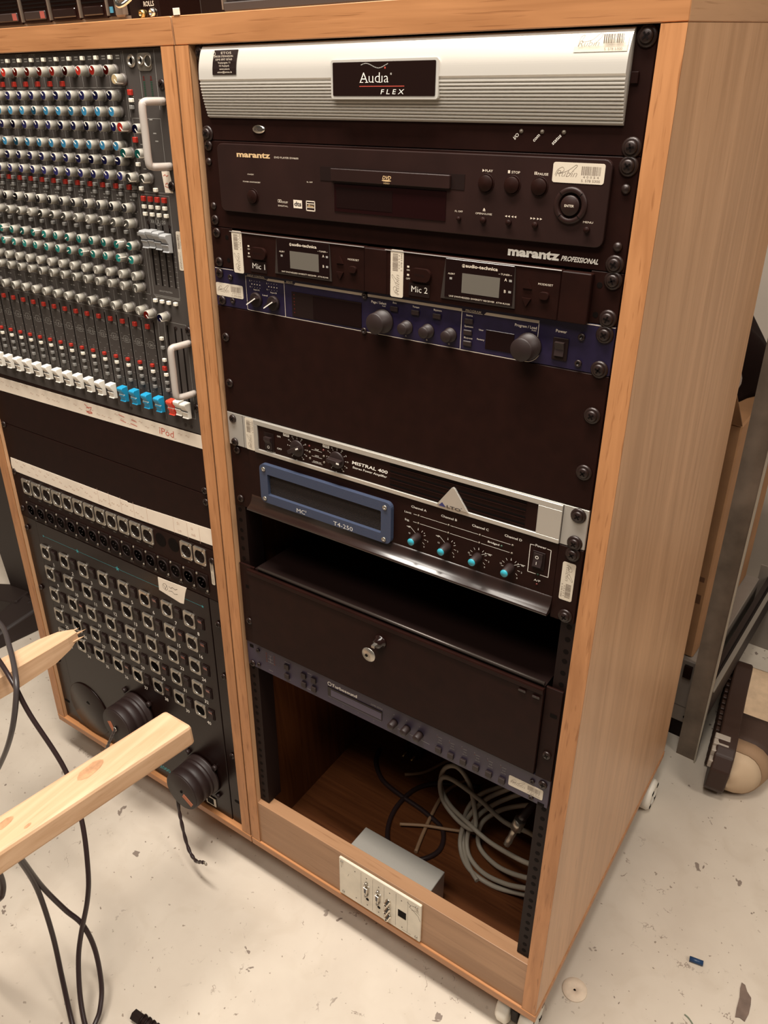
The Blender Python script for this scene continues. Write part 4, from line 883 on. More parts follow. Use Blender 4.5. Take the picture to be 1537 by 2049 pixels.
# faders
SLOT = MB().box(-1.3, 1.3, -.25, 0, -49, 49).mesh('fader_slot', hole); SLOTG = MB().box(-1.2, 1.2, -.25, 0, -36, 36).mesh('fader_slot', hole)
def cap(mt, line):
    b = MB(); b.prism([(-3, -11), (-12.2, -10.2), (-13.6, -8.6), (-13.2, -5.5), (-10.2, -1.2), (-9.8, .8), (-11.6, 1.6), (-9.4, 4.5), (-8.8, 8.4), (-10.4, 10.2), (-3, 11.2)], -5.4, 5.4, 'yz', bev=.5)
    b.m(1); b.box(-5.5, 5.5, -10.5, -9.0, -.2, .7); b.m(0); b.box(-1, 1, -4, 0, -3, 3); return b.mesh('fader_cap', [mt, line])
CW, CB, CR, CG = cap(fwhite, cdark), cap(fblue, cwhite), cap(fred, cwhite), cap(fgrey, cdark)
for k in range(17):
    x = -360.6 - 24.62 * k; inst('fader_slot', SLOT, d, d, x, 0, 354); inst('fader_cap', CB if k < 4 else CW, d, d, x, 0, 413.6 + random.uniform(-.6, .6))
for x, me, z in ((-335.5, CR, 412.6), (-321.5, CW, 410.2), (-309.3, CW, 411.8)): inst('fader_slot', SLOT, d, d, x, 0, 354); inst('fader_cap', me, d, d, x, 0, z)
for k in range(4): inst('fader_slot', SLOTG, d, d, -346.4 + 11.9 * k, 0, 219.5); inst('fader_cap', CG, d, d, -346.4 + 11.9 * k, 0, 200 + (0, -1, 0, 2)[k])
# printed legends
p = Print(d, 0)
for k in range(17):
    x = COLX[k]; xs = x + 12.3
    for z0, z1 in ((3, 37), (40, 146), (150, 268), (272, 300), (302, 436)): p.rect(xs - .2, xs + .2, z0, z1)
    p.rect(x - 11.8, x + 11.8, 37.6, 38); p.rect(x - 11.8, x + 11.8, 148, 148.4); p.rect(x - 11.8, x + 11.8, 268.6, 269); p.rect(x - 11.8, x + 11.8, 300, 300.4)
    p.rect(x + 2.4, x + 8.6, 5.6, 7.0); p.rect(x + 2.4, x + 8.6, 8.4, 9.6)
    for z in (146, 154, 158, 173, 190, 217, 234, 252, 267, 276, 294): p.rect(x - 4.5, x - 1, z - .6, z + .5); p.rect(x + .5, x + 4, z - .6, z + .5)
    for z in (29, 54, 70, 88, 106, 122, 138, 174, 192, 218, 237): 
        p.disc(x - 6.6, z - 3, .5, 5); p.disc(x + 6.6, z - 3, .5, 5)
    n = ('S4', 'S3', 'S2', 'S1')[k] if k < 4 else str(16 - k)
    p.line(rrect(x - 5.2, x + 5.2, 331.6, 340.2, 2.5, 2), .5, True); p.text(n, x, 338.2, h=4.2, w=5.6 if len(n) > 1 else None, bold=.01); p.rect(x - 9.5, x - 5.2, 335.6, 336.1); p.rect(x + 5.2, x + 9.5, 335.6, 336.1)
    p.text('MUTE', x + 5.2, 317.4, h=1.6, w=6)
    for j in range(9): p.rect(x + 5.4, x + 8.4, 318 + 10.4 * j, 318.4 + 10.4 * j); p.rect(x - 9, x - 7, 318 + 10.4 * j, 318.4 + 10.4 * j)
    p.text('PK', x + .4, 356.6, h=1.6, w=3); p.text('PFL', x + .2, 359.6, h=1.4, w=4)
for x0, x1, z0, z1 in ((-340.6, -300.4, 299.8, 424), (-352.4, -340.8, 299.8, 396), (-353.4, -306, 150, 268), (-353, -306, 69, 147)): p.line([(x0, z0), (x1, z0), (x1, z1), (x0, z1)], .4, True)
p.rect(-352, -306, 269.4, 269.9); p.rect(-305.4, -304.9, 2, 60); p.rect(-331.6, -331.1, 2, 66); p.rect(-356.4, -355.9, 2, 68)
for k in range(4):
    for j in range(7): p.rect(-344 + 11.9 * k, -340.5 + 11.9 * k, 218 + j * 6, 218.4 + j * 6)
p.text('CREST', -551, 4.2, h=3, w=13); p.text('AUDIO', -524, 4.2, h=3, w=13); p.text('XR', -339.4, 181.8, h=4.2, w=7, bold=.01); p.text('20', -320, 181.8, h=4.2, w=6.5, bold=.01); p.text('X', -329.6, 182.4, h=6.0, w=4.6, bold=.01); p.ring(-329.6, 179.4, 5.0, .6, 16); p.text('RDL', -329.6, 189.6, h=2.2, w=5)
p.text('GROUP MASTERS', -330.5, 263.2, h=2.0, w=24); p.text('4-8', -349, 272, h=1.6); p.text('L-R', -318, 272, h=1.6)
for x, z in ((-348.6, 47), (-349, 54), (-336, 60), (-336, 50), (-322, 70), (-318, 84), (-316, 92), (-342, 96), (-340, 112), (-342, 122), (-337, 137), (-316, 117)): p.rect(x - 2.5, x + 2.5, z - .6, z + .6)
p.build(prtgrey, lift=.08)
HND = [(-296, 0, 51.7), (-297, -18, 51.9), (-297.5, -25, 52.8), (-298, -28, 58), (-298, -28, 84), (-298, -28, 112), (-297.5, -25, 116.4), (-297, -18, 117.2), (-296, 0, 117.4)]
for dz in (0, 270.0):
    rmb(d).tube([(x + (-3 if y < -20 else -1), y, z + dz) for x, y, z in HND], 4.2, 10, 5).build('handle', hgrey, d)
    b = rmb(d)
screws(d, [(-296.8, 35.2), (-298, 138.6), (-296, 305.6), (-296, 407)]); screws(d, [(-773, 35), (-773, 139), (-773, 306), (-773, 407)])
b = rmb(d)
for x, z in ((-702, 432), (-560, 433), (-431, 435.5), (-322, 437), (-310.5, 437.2), (-364, 303.6), (-388.6, 303.4), (-319, 306), (-347.6, 182), (-310.5, 184)): b.cyl((x, -.5, z), 2.2, .5, n=10)
b.build('panel_bolt', screwm, d)
sticker(d, d, -300.6, -293, 188, 233, 0, 1)
rmb(d).prism([(-313.6, 123.4), (-300, 122.6), (-297.4, 146), (-311, 146.2)], -.05, -.35).build('note_tape', tape, d, 'scrap of masking tape with red pen marks')
p = Print(d, -.35); p.line([(-311, 128), (-308, 126.5), (-306, 128.5), (-303, 127)], .7); p.line([(-309, 137), (-306, 135.5), (-303, 139), (-301, 137)], .8); p.line([(-310, 139), (-305, 140.4), (-301, 139.4)], .7); p.build(redink, name='pen_marks')

# ---- two blank panels with pen-marked tape
d = rack_thing('blank_panel', 'black cover panel directly under the mixing console faders', 'rack panel', XC, 11 * U)
rmb(d).box(LX0, LX1, 0, 3, 10 * U + .3, 12 * U - .4, .6, 1).build('front_panel', black, d); screws(d, [(-297, 527.5), (-775, 536)])
tp = rmb(d).prism([(LX0 + 4, 451), (LX1 + .5, 445.4), (LX1 + .5, 464.6), (LX0 + 4, 474.6)], -.05, -.5).build('label_tape', tape, d, 'long cream masking tape strip with red pen notes')
p = Print(d, -.5)
for pts in ([(-539, 452), (-530, 457)], [(-536, 457), (-524, 454), (-526, 458)], [(-537, 463), (-527, 460), (-524, 463.5), (-533, 465)], [(-536, 464), (-524, 462)], [(-461, 451.8), (-450, 453.4)], [(-459, 459.5), (-448, 461)], [(-434, 454), (-424, 455)], [(-437, 460), (-424, 461.4)]): p.line(pts, 1.1)
p.text('iPod', -377, 461.5, h=10, w=29, align='l', shear=.12)
p.build(redink, tp, 'pen_marks')
p = Print(d, -.5); random.seed(11)
for k in range(34):
    x = -770 + k * 13.5 + random.uniform(-2, 2); z = random.choice((453, 458, 462)); p.line([(x, z), (x + 3, z - 1.2), (x + 5, z + .8), (x + 8, z - .4)], .5)
p.build(faintink, tp, 'pen_marks')
d = rack_thing('blank_panel', 'black cover panel with masking tape strip right above the socket panel', 'rack panel', XC, 13 * U)
rmb(d).box(LX0, LX1, 0, 3, 12 * U + .3, 14 * U - .4, .6, 1).build('front_panel', black, d); screws(d, [(-297, 545)])
tp = rmb(d).prism([(-778.5, 597.5), (-474, 595), (-473, 596.4), (LX1 + .5, 587), (LX1 + .5, 613.5), (-480, 620.5), (-779, 622), (-781, 612)], -.05, -.5).build('label_tape', tape, d, 'long cream masking tape strip with faded pen notes')
p = Print(d, -.5); random.seed(4)
for k in range(30):
    x = -765 + k * 11 + random.uniform(-2, 2); z = random.choice((603, 609, 613)); p.line([(x, z), (x + 2, z - 1.6), (x + 4, z + .8), (x + 7, z - .6)], .5)
for x in (-545, -518, -490, -460, -430, -372, -343, -318): p.rect(x - .25, x + .25, 592, 618)
p.text('S1', -362, 601, h=4.6); p.text('L+R', -360, 612, h=3.4); p.text('S2', -333, 600, h=3.6); p.text('sub', -331, 610, h=4.4)
p.build(faintink, tp, 'pen_marks')

# ---- socket panel
def xlr_f():
    b = MB(); n = 32; ir = 10.7; o_ = []
    for k in range(n):
        a = 6.28319 * k / n; c, q = math.cos(a), math.sin(a); r = min(12.4 / max(abs(c), 1e-6), 14.6 / max(abs(q), 1e-6)); x, z = r * c, r * q
        if abs(x) > 9.6 and abs(z) > 11.8:
            l = math.hypot(abs(x) - 9.6, abs(z) - 11.8); f_ = min(1, 2.8 / l); x = math.copysign(9.6 + (abs(x) - 9.6) * f_, x); z = math.copysign(11.8 + (abs(z) - 11.8) * f_, z)
        o_.append((x, z))
    i_ = [(ir * math.cos(6.28319 * k / n), ir * math.sin(6.28319 * k / n) + .8) for k in range(n)]
    vs = [(x, -1.6, z) for x, z in o_] + [(x, -1.6, z) for x, z in i_] + [(x, 0, z) for x, z in o_] + [(x, 0, z) for x, z in i_]; fs = []
    for i in range(n):
        j = (i + 1) % n; fs += [(i, j, n + j, n + i), (i, 2 * n + i, 2 * n + j, j), (n + i, n + j, 3 * n + j, 3 * n + i)]
    b.faces(vs, fs, False)
    b.lathe([(11.4, -1.6), (11.2, -2.2), (10.8, -2.2), (10.7, 0)], (0, 0, .8), n=24, cap=False)
    b.prism(rrect(-8.0, 8.0, -14.9, -10.6, 2., 3), -1.6, -3.6, bev=.8)
    for x, z in ((-9.6, 12.4), (10, 12.4)): b.lathe([(1.9, -1.6), (1.5, -2.2), (0, -2.2)], (x, 0, z), n=8)
    return b.mesh('socket', nickel)
XF = xlr_f()
XI_ = MB(); XI_.lathe([(10.7, -.15), (0, -.15)], (0, 0, .8), n=20); XI_.m(1)
for x, z in ((-3.6, 3), (3.6, 3), (0, -3.4)): XI_.cyl((x, -.3, z + .8), 1.3, .2, n=8)
XI_ = XI_.mesh('socket_insert', [blackm, hole])
XM = MB(); XM.prism(rrect(-13, 13, -15.4, 15.4, 2.4, 3), 0, -1.2); XM.lathe([(11.4, -1.2), (11.2, -2.6), (9.8, -2.8), (9.6, -1.2)], (0, 0, 0), n=24, cap=False); XM.m(1); XM.lathe([(9.5, -1.3), (0, -1.3)], (0, 0, 0), n=20)
XM.m(2)
for x, z in ((-3.4, -3), (3.4, -3), (0, 3.6)): XM.cyl((x, -2.6, z), .9, 1.3, n=6)
XM.m(3)
for x, z in ((-9.8, -12.4), (9.8, 12.4)): XM.lathe([(2.2, -1.2), (1.8, -2), (0, -2)], (x, 0, z), n=8)
XM = XM.mesh('plug_socket', [blackm, hole, rubber, nickel])
d = rack_thing('socket_panel', 'black panel with a row of silver sockets above a row of black ones', 'rack panel', XC, 15 * U)
rmb(d).box(LX0, LX1, 0, 3, 14 * U + .3, 16 * U - .6, .6, 1).build('front_panel', black, d)
for k in range(16):
    x = -746.5 + 28.3 * k; z = 646.0 - .35 * k
    if k in (12, 13):
        rmb(d).cyl((x, -.3, z - 1), 11.4, .35, n=24).build('empty_hole', hole, d)
    else:
        o = inst('socket', XF, d, d, x, 0, z - .8); s_ = inst('socket_insert', XI_, o, d, x, 0, z - .8); s_.location = (0, 0, 0)
    inst('plug_socket', XM, d, d, -747.5 + 28.28 * k, 0, 690.4 - .35 * k)
p = Print(d, 0); random.seed(2)
for k in range(16):
    x = -746.5 + 28.3 * k; z = 646.0 - .35 * k
    if k not in (12, 13): p.text(('MIX ' + str(k + 1)) if k < 14 else ('S ' + 'LR'[k - 14]), x + 2, z + 19.8, h=1.9)
    p.text('AUX ' + str(k + 1), x + 6, 709.6 - .35 * k, h=1.8)
p.build(prtgrey)
screws(d, [(-297.5, 640)]); screws(d, [(-775, 623), (-775, 694)]); sticker(d, d, -303, -296.5, 640, 682, 0, 1)

# ---- stage box with forty numbered sockets
Z0, Z1 = 16 * U, 1176.0
d = rack_thing('stage_box', 'large black stage box panel with forty numbered silver sockets', 'stage box', XC, (Z0 + Z1) / 2)
rmb(d).box(-745, -316, 0, 5, Z0 + .3, Z1, .6, 1).build('front_panel', blacktex, d)
for x0, x1 in ((LX0, -746.2), (-314.8, LX1)): rmb(d).box(x0, x1, 1, 4, Z0 + .3, Z1, .5, 1).build('side_flange', blacktex, d)
rmb(d).box(-740, -322, 5, 160, Z0 + 4, Z1 - 4).build('chassis', blackm, d)
SX = [-731.5, -677.3, -624.8, -571.7, -519.2, -466.6, -414.0, -363.2]; SZ = [770.8, 815.0, 861, 906.8, 951.6]
RK_ = MB(); RK_.box(-7.2, 7.2, -1.4, 0, -10.4, 10.4, .5, 1); RKm = RK_.mesh('switch', blackm)
RR = MB(); RR.prism([(-1.2, -8), (-3.6, -7.6), (-1.9, 0), (-3.0, 8), (-1.2, 8)], -4.6, 4.6, 'yz'); RR.m(1); RR.prism([(-3.3, -6.9), (-3.5, -6.9), (-2.25, -1.6), (-2.05, -1.6)], -3.8, 3.8, 'yz')
RRr = RR.mesh('rocker', [rubber, mat('rocker_red_window', (.34, .10, .07), .35)])
RRb = MB().prism([(-1.2, -8), (-3.6, -7.6), (-1.9, 0), (-3.0, 8), (-1.2, 8)], -4.6, 4.6, 'yz').mesh('rocker', rubber)
random.seed(8)
for r in range(5):
    for c in range(8):
        x, z = SX[c], SZ[r] - .3 * c + 1
        o = inst('socket', XF, d, d, x, 0, z - .8)
        i_ = inst('socket_insert', XI_ if r < 4 else MB().lathe([(10.7, -.15), (0, -.15)], (0, 0, .8), n=20).mesh('socket_insert', hole), o, d, x, 0, z); i_.location = (0, 0, 0)
        s_ = inst('switch', RKm, d, d, x + 25.2, 0, z - 3)
        k = inst('rocker', RRr if (c == 7 or (r, c) in ((0, 5), (1, 6), (2, 1), (2, 6), (3, 5), (4, 3), (4, 5))) else RRb, s_, d, x, 0, z); k.location = (0, 0, 0)
p = Print(d, 0)
for r in range(5):
    for c in range(8):
        p.text(str(r * 8 + c + 1), SX[c] + 16.4, SZ[r] - .3 * c + 24.2, h=6.6, bold=.012)
p.build(prtw)
p = Print(d, 0); p.line([(-729, 737), (-329.8, 731.8)], .5); p.build(prtteal, lift=.10)
p = Print(d, 0)
for x, z, r in ((-729.1, 737, 2.8), (-632.8, 735.8, 4.6), (-527.9, 734.2, 5.4), (-329.8, 731.8, 3)): p.star(x, z, r)
p.text('2000', -471, 1158, h=9, w=29, align='r', bold=.01); p.build(prtteal)
rmb(d).prism([(-426, 713.6), (-361, 710), (-366, 722), (-372, 743), (-380, 744.4), (-427, 737.6)], -.05, -.6).build('note_tape', tape, d, 'torn cream tape with pen marks')
p = Print(d, -.6); p.ring(-411, 726, 6, .5, 14); p.line([(-414, 724), (-411, 730), (-407, 722)], .7); p.line([(-402, 722), (-398, 724), (-394, 721), (-388, 723), (-383, 720.5)], .7); p.line([(-404, 731), (-396, 729), (-391, 732), (-384, 730)], .6); p.build(dinki, name='pen_marks')
rmb(d).lathe([(59, 0), (59, -1.6), (58, -2.2), (0, -2.2)], (-694, 0, 1114), n=48).build('round_cover_plate', blacktex, d)
p = Print(d, -2.2); p.poly([(-694 + 5 * math.cos(a) * (1 + .3 * math.sin(3 * a)), 1098 + 3.4 * math.sin(a)) for a in [k * .45 for k in range(14)]]); p.build(hole, name='scuff')
HB = MB().lathe([(5.2, 0), (5.2, -5), (4, -6), (0, -6)], (0, 0, 0), n=6).mesh('flange_bolt', rubber)
def multipin(cx, cz, lab, ang, hang):
    b = rmb(d); cy = -2
    b.lathe([(40, 0), (40, -4), (37.5, -5), (37.5, -9), (36, -10), (38, -12), (38, -15), (35.8, -17), (37.4, -19), (37.4, -31), (36, -33), (37.4, -35), (37.4, -47), (36.2, -50)], (cx, cy, cz), n=40); o = b.build('multipin_connector', rubber, d)
    e = rmb(d).lathe([(36.2, -52), (35.6, -53), (0, -53.2)], (cx, 0, cz), n=40).build('end_cap', standm, o)
    c, s_ = math.cos(ang), math.sin(ang)
    rmb(d).prism([(cx + lab[0] + a * c - q * s_, cz + lab[1] + a * s_ + q * c) for a, q in ((-12, -4.8), (12, -4.8), (12, 4.8), (-12, 4.8))], -53.1, -53.6).build('orange_label', orange, o)
    rmb(d).lathe([(2.6, -53.2), (2.6, -54.4), (1.2, -54.4), (1.2, -53.4)], (cx + 1, 0, cz - 1), n=10).build('lanyard_screw', hole, o)
    for x, z in ((-33, -33), (33, -33), (33, 33), (-33, 33)): inst('flange_bolt', HB, d, d, cx + x, 0, cz + z)
    return o
c1 = multipin(-533, 1038, (-13, 6), 1.1, None)
c2 = multipin(-377, 1101, (14, 12), .55, None)
REFd = REF[d.name]
def lanyard(parent, pts, eye):
    N = 46; Q = [Vector(p) for p in pts]
    b = rmb(d); tw = lambda t: 2.2 + 1.1 * abs(math.sin(t * math.pi * 9))
    b.tube(pts, tw, 8, 8); o = b.build('lanyard', cableblk, parent)
    if eye: rmb(d).tube([(eye[0] + 3.6 * math.cos(a * .785), eye[1], eye[2] + 3.6 * math.sin(a * .785)) for a in range(8)], 1.0, 6, 2, True).build('lanyard_eye', nickel, parent)
def rk(u, v, y):                      # a point of the photograph on the plane y mm in front of the panels, in rack mm
    o_ = Vector(r2w(0, y / 1000, 0)); n_ = (r2w(0, 1, 0) - r2w(0, 0, 0)); dr = _M @ Vector(((u - IW / 2) / FPX, -(v - IH / 2) / FPX, -1)); t = (o_ - CAM).dot(n_) / dr.dot(n_); wv = CAM + dr * t
    q = wv - r2w(0, 0, 0); return (q.x * 1000, (CS * q.y - SN * q.z) * 1000, -(SN * q.y + CS * q.z) * 1000)
L2 = [rk(*a) for a in ((355, 1595, -44), (359, 1625, -50), (363, 1645, -54), (370, 1675, -58), (378, 1700, -62), (386, 1715, -66), (394, 1724, -70), (402, 1725, -73), (408, 1726, -75))]
e = rk(411, 1728, -76); lanyard(c2, L2, e)
L1 = [rk(*a) for a in ((232, 1458, -55), (226, 1470, -58), (219, 1485, -60), (212, 1502, -60), (208, 1520, -58))]
lanyard(c1, L1, rk(230, 1459, -57))
screws(d, [(-299, 752), (-299, 851), (-298.5, 1017)]); screws(d, [(-775, 733), (-774, 860), (-774, 1031)])
rmb(d).prism(rrect(-781, -766, 1131, 1137, 3), .6, .9).build('flange_slot', hole, d); rmb(d).prism(rrect(-306, -294, 1122, 1127.5, 2.7), .6, .9).build('flange_slot', hole, d)
rmb(d).box(-377, -353, -2, 0, 1150, 1170, .6, 1).build('mains_inlet', nickel, d); rmb(d).box(-374, -358, -2.3, -1.8, 1153, 1167).build('inlet_hole', hole, d)

# ================================================================== ON TOP OF THE CABINETS
TZ = TOPZ + TOPT + .0003
t = world_thing('rack_server', 'black rack server with drive bays and red tags lying on the left cabinet', 'server', (-.62, .18, TZ))
ref = tuple(t.location)
MB(ref, False).box(-.80, -.372, .034, .42, TZ, TZ + .0435).build('chassis', blackm, t)
for i, (xa, xb) in enumerate(((-.70, -.632), (-.630, -.5665), (-.5645, -.5095), (-.5075, -.452), (-.450, -.4025))):
    b = MB(ref, False); b.box(xa + .002, xb - .002, .027, .034, TZ + .004, TZ + .042, .001, 1); o = b.build('drive_tray', black, t)
    MB(ref, False).box(xa + .007, xb - .006, .0245, .027, TZ + .0075, TZ + .0165, .001, 1).build('tray_latch', blackg if i > 2 else standm, o)
    for j in range(5): MB(ref, False).box(xa + .004, xb - .004, .0262, .027, TZ + .0195 + j * .0040, TZ + .0212 + j * .0040).build('vent_slot', hole, o)
    if i in (1, 2): MB(ref, False).box(xb - .015, xb - .007, .0238, .0245, TZ + .0085, TZ + .0158).build('red_tag', redtag, o)
    MB(ref, False).box(xb - .001, xb + .001, .026, .034, TZ + .006, TZ + .043).build('tray_rib', steel, t)
MB(ref, False).box(-.4005, -.391, .028, .034, TZ + .005, TZ + .042).build('blue_badge_plate', blackg, t)
MB(ref, False).box(-.3985, -.3935, .027, .028, TZ + .0085, TZ + .0145).build('blue_badge', bluelight, t)
MB(ref, False).box(-.390, -.374, .026, .034, TZ + .004, TZ + .042, .002, 1).build('ear_latch', steel, t)
MB(ref, False).tube([(-.3745, .0345, TZ + .034), (-.371, .018, TZ + .022), (-.366, .012, TZ + .015), (-.358, .012, TZ + .014), (-.352, .020, TZ + .020)], .0026, 8).build('ear_handle', chrome, t)
MB(ref, False).box(-.80, -.372, .030, .034, TZ, TZ + .005).build('bottom_bezel', steel, t)
t = world_thing('mini_mixer', 'small black box with phono sockets standing where the two cabinets meet', 'audio box', (-.375, .08, TZ)); ref = tuple(t.location)
MB(ref, False).box(-.407, -.3435, .050, .118, TZ, TZ + .0225, .0025, 2).build('housing', blackg, t)
for x, z, m_ in ((-.386, .0160, brass), (-.3975, .0062, chrome), (-.3835, .0064, cred), (-.369, .0066, brass), (-.352, .0070, chrome)):
    b = MB(ref, False); b.lathe([(.0044, 0), (.0044, -.002), (.0036, -.005), (.0022, -.005), (.0022, -.001)], (x, .050, TZ + z), n=14); b.build('phono_socket', brass if m_ is not chrome else chrome, t)
def wtext(txt, x, y, z, h, w, mt, parent, ref):
    vs, fs = glyphs(txt, .01); x0 = min(p_[0] for p_ in vs); x1 = max(p_[0] for p_ in vs); kx = w / (x1 - x0); kz = h / .7
    me = bpy.data.meshes.new('lettering'); me.from_pydata([(x + (a - x0) * kx - ref[0], y - ref[1], z + c * kz - ref[2]) for a, c in vs], [], fs); me.materials.append(mt)
    o = bpy.data.objects.new('lettering', me); COL.objects.link(o); o.parent = parent
wtext('ROLLS', -.3665, .0497, TZ + .0135, .0048, .017, prt, t, ref); wtext('MX28', -.357, .0497, TZ + .0100, .0018, .007, prtgrey, t, ref)
t = world_thing('flat_rack_unit', 'dark flat rack unit lying on top of the right cabinet', 'rack unit', (0, .2, TZ)); ref = tuple(t.location)
MB(ref, False).box(-.262, .18, .075, .44, TZ + .004, TZ + .060, .001, 1).build('chassis', standm, t)
MB(ref, False).box(-.262, .18, .070, .075, TZ + .004, TZ + .0125, .001, 1).build('front_strip', mat('dark_strip', (.045, .034, .03), .5), t)
for k in range(8): MB(ref, False).box(-.25, -.06, .0738, .075, TZ + .017 + k * .004, TZ + .0187 + k * .004).build('vent_slot', hole, t)
MB(ref, False).box(-.2645, -.2625, .07, .10, TZ + .006, TZ + .04).build('ear_plate', steel, t)
for sx in (-.24, .16):
    for sy in (.10, .41): MB(ref, False).cyl((sx, sy, TZ), .009, .005, 'z', 12).build('foot', rubber, t)
a = at(353, 36, 1, -.0075); 
t = MB((-.255, -.006, TZ), False); t.box(-.2600, -.2510, -.0066, -.0050, TZ, TZ + .0062, .0003, 1); t = t.build('tag_label', tape); t.location = (-.255, -.006, TZ); tag(t, 'tiny cream tag lying on the front corner of the right cabinet top', 'label')

# ================================================================== INSIDE THE RIGHT CABINET
IZ = r2w(0, 0, ZP).z - .0004 + .0006
def cable(name, label, cat, pts, r, mt, sub=6, closed=False, group=None, n=8):
    c = Vector((sum(p[0] for p in pts) / len(pts), sum(p[1] for p in pts) / len(pts), min(p[2] for p in pts)))
    o = MB(tuple(c), False).tube(pts, r, n, sub, closed).build(name, mt); o.location = c; tag(o, label, cat, group); return o
def inpts(L, zmin=None):
    out = []
    for u, v, y in L:
        p_ = at(u, v, 1, y)
        if zmin is not None and p_.z < zmin: p_ = at(u, v, 2, zmin)
        out.append(tuple(p_))
    return out
ZC = IZ + .005
coil = [(1100, 1700, .05), (1062, 1668, .09), (1010, 1645, .11), (960, 1600, .11), (905, 1560, .11), (882, 1560, .11), (886, 1600, .11), (915, 1640, .10), (945, 1660, .09), (952, 1640, .10), (940, 1570, .12), (915, 1535, .12), (890, 1538, .12), (882, 1570, .12), (900, 1610, .11), (940, 1650, .09), (980, 1685, .08), (1030, 1715, .06), (1062, 1730, .05), (1100, 1745, .03)]
cable('grey_cable', 'grey cable looping up through the coil inside the right cabinet', 'cable', inpts(coil, ZC), .0040, cablegrey)
for lab, L in (('outermost strand of the grey coil, sweeping lowest along the cabinet floor', [(1060, 1565, .14), (1020, 1578, .14), (975, 1598, .13), (945, 1625, .11), (925, 1660, .10), (922, 1700, .09), (940, 1740, .07), (985, 1772, .06), (1040, 1788, .05), (1100, 1800, .03)]),
               ('second grey coil strand just inside the outermost one', [(1060, 1585, .15), (1025, 1594, .14), (985, 1612, .13), (955, 1635, .11), (936, 1670, .10), (938, 1710, .08), (965, 1745, .07), (1010, 1768, .05), (1055, 1778, .04), (1100, 1785, .03)]),
               ('grey coil strand whose cut end points down at the left', [(1050, 1560, .16), (1010, 1572, .15), (965, 1588, .14), (940, 1612, .12), (928, 1645, .11), (927, 1690, .09), (937, 1730, .08), (955, 1762, .07)]),
               ('innermost grey coil strand crossing behind the metal gland', [(1080, 1612, .14), (1045, 1612, .14), (1000, 1622, .13), (964, 1648, .11), (958, 1690, .10), (985, 1725, .08), (1025, 1748, .06), (1100, 1768, .03)])):
    cable('grey_cable', lab, 'cable', inpts(L, ZC), .0040, cablegrey, group='strands of the grey cable coil')
def onfloor(L, dz=.004):
    out = []
    for u, v in L: p_ = at(u, v, 2, IZ + dz); out.append(tuple(p_))
    return out
cable('black_cable', 'black cable looped over the wooden bottom inside the right cabinet', 'cable', onfloor([(760, 1500), (752, 1525), (765, 1560), (800, 1590), (850, 1625), (885, 1660), (880, 1700), (840, 1720), (790, 1712), (775, 1670), (790, 1620), (830, 1580), (880, 1568), (960, 1575)]), .0042, cableblk)
cable('beige_cable', 'thin beige cable running across the bottom inside the right cabinet', 'cable', onfloor([(810, 1550), (850, 1545), (890, 1525), (905, 1520)]), .0030, cablebeige)
cable('beige_cable', 'beige cable rising from behind the silver back box', 'cable', onfloor([(832, 1705), (850, 1660), (880, 1600), (905, 1575), (940, 1560)], .0045), .0034, cablebeige)
cable('beige_cable', 'thin beige cable lying left to right under the grey coil', 'cable', onfloor([(800, 1649), (850, 1652), (900, 1660), (960, 1668)], .010), .0028, cablebeige)
t = world_thing('power_plug', 'black mains plug with two pins lying inside the right cabinet', 'plug', tuple(at(825, 1520, 2, IZ))); ref = tuple(t.location); cx, cy, cz = ref
b = MB(ref, False); b.lathe([(.018, 0), (.019, .012), (.017, .022), (.010, .040), (.007, .055)], (cx, cy, cz + .0195), 'y', 20); b.build('plug_body', rubber, t)
for s_ in (-.0095, .0095): MB(ref, False).cyl((cx + s_, cy - .019, cz + .0195), .0024, .02, 'y', 10).build('plug_pin', brass, t)
t = world_thing('cable_gland', 'metal cable gland with threaded stem hanging in the grey coil', 'fitting', tuple(at(1035, 1650, 1, .05))); ref = tuple(t.location)
ax0 = Vector(at(1042, 1640, 1, .05)); ax1 = Vector(at(1014, 1690, 1, .04)); dv = ax1 - ax0
MB(ref, False).tube([tuple(ax0), tuple(ax0 + dv * .34)], .0095, 6, 1).build('gland_nut', nickel, t)
MB(ref, False).tube([tuple(ax0 + dv * .34), tuple(ax1)], lambda q: .0052 + .0004 * math.sin(q * 60), 12, 12).build('gland_stem', nickel, t)
MB(ref, False).tube([tuple(ax0), tuple(ax0 + Vector((.012, .03, .022))), tuple(ax0 + Vector((.02, .08, .03)))], .0065, 8, 4).build('gland_cable', cableblk, t)

# ================================================================== TIMBER, CABLES IN FRONT
BZ = .45
pa = [at(331, 1420, 2, BZ), at(384.4, 1451, 2, BZ), at(0, 1711, 2, BZ), at(0, 1625, 2, BZ)]
dirv = ((pa[3] - pa[0]).normalized() + (pa[2] - pa[1]).normalized()).normalized()
def timber(name, label, pL, pR, dv_, length, thick, tip=None):
    c = (pL + pR) / 2; o = world_thing(name, label, 'timber', (c.x + dv_.x * length / 2, c.y + dv_.y * length / 2, c.z - thick)); ref = tuple(o.location)
    a, b_ = pL + dv_ * length, pR + dv_ * length; dn = Vector((0, 0, -thick))
    m = MB(ref, False); m.hexa([tuple(pL + dn), tuple(pR + dn), tuple(b_ + dn), tuple(a + dn), tuple(pL), tuple(pR), tuple(b_), tuple(a)], .005); bd = m.build('beam', pine['y'], o)
    return o
tb = timber('timber_beam', 'thick pine beam with knots jutting in from the left, nearest the viewer', pa[0], pa[1], dirv, 1.05, .036)
b = MB(tuple(tb.location), False)
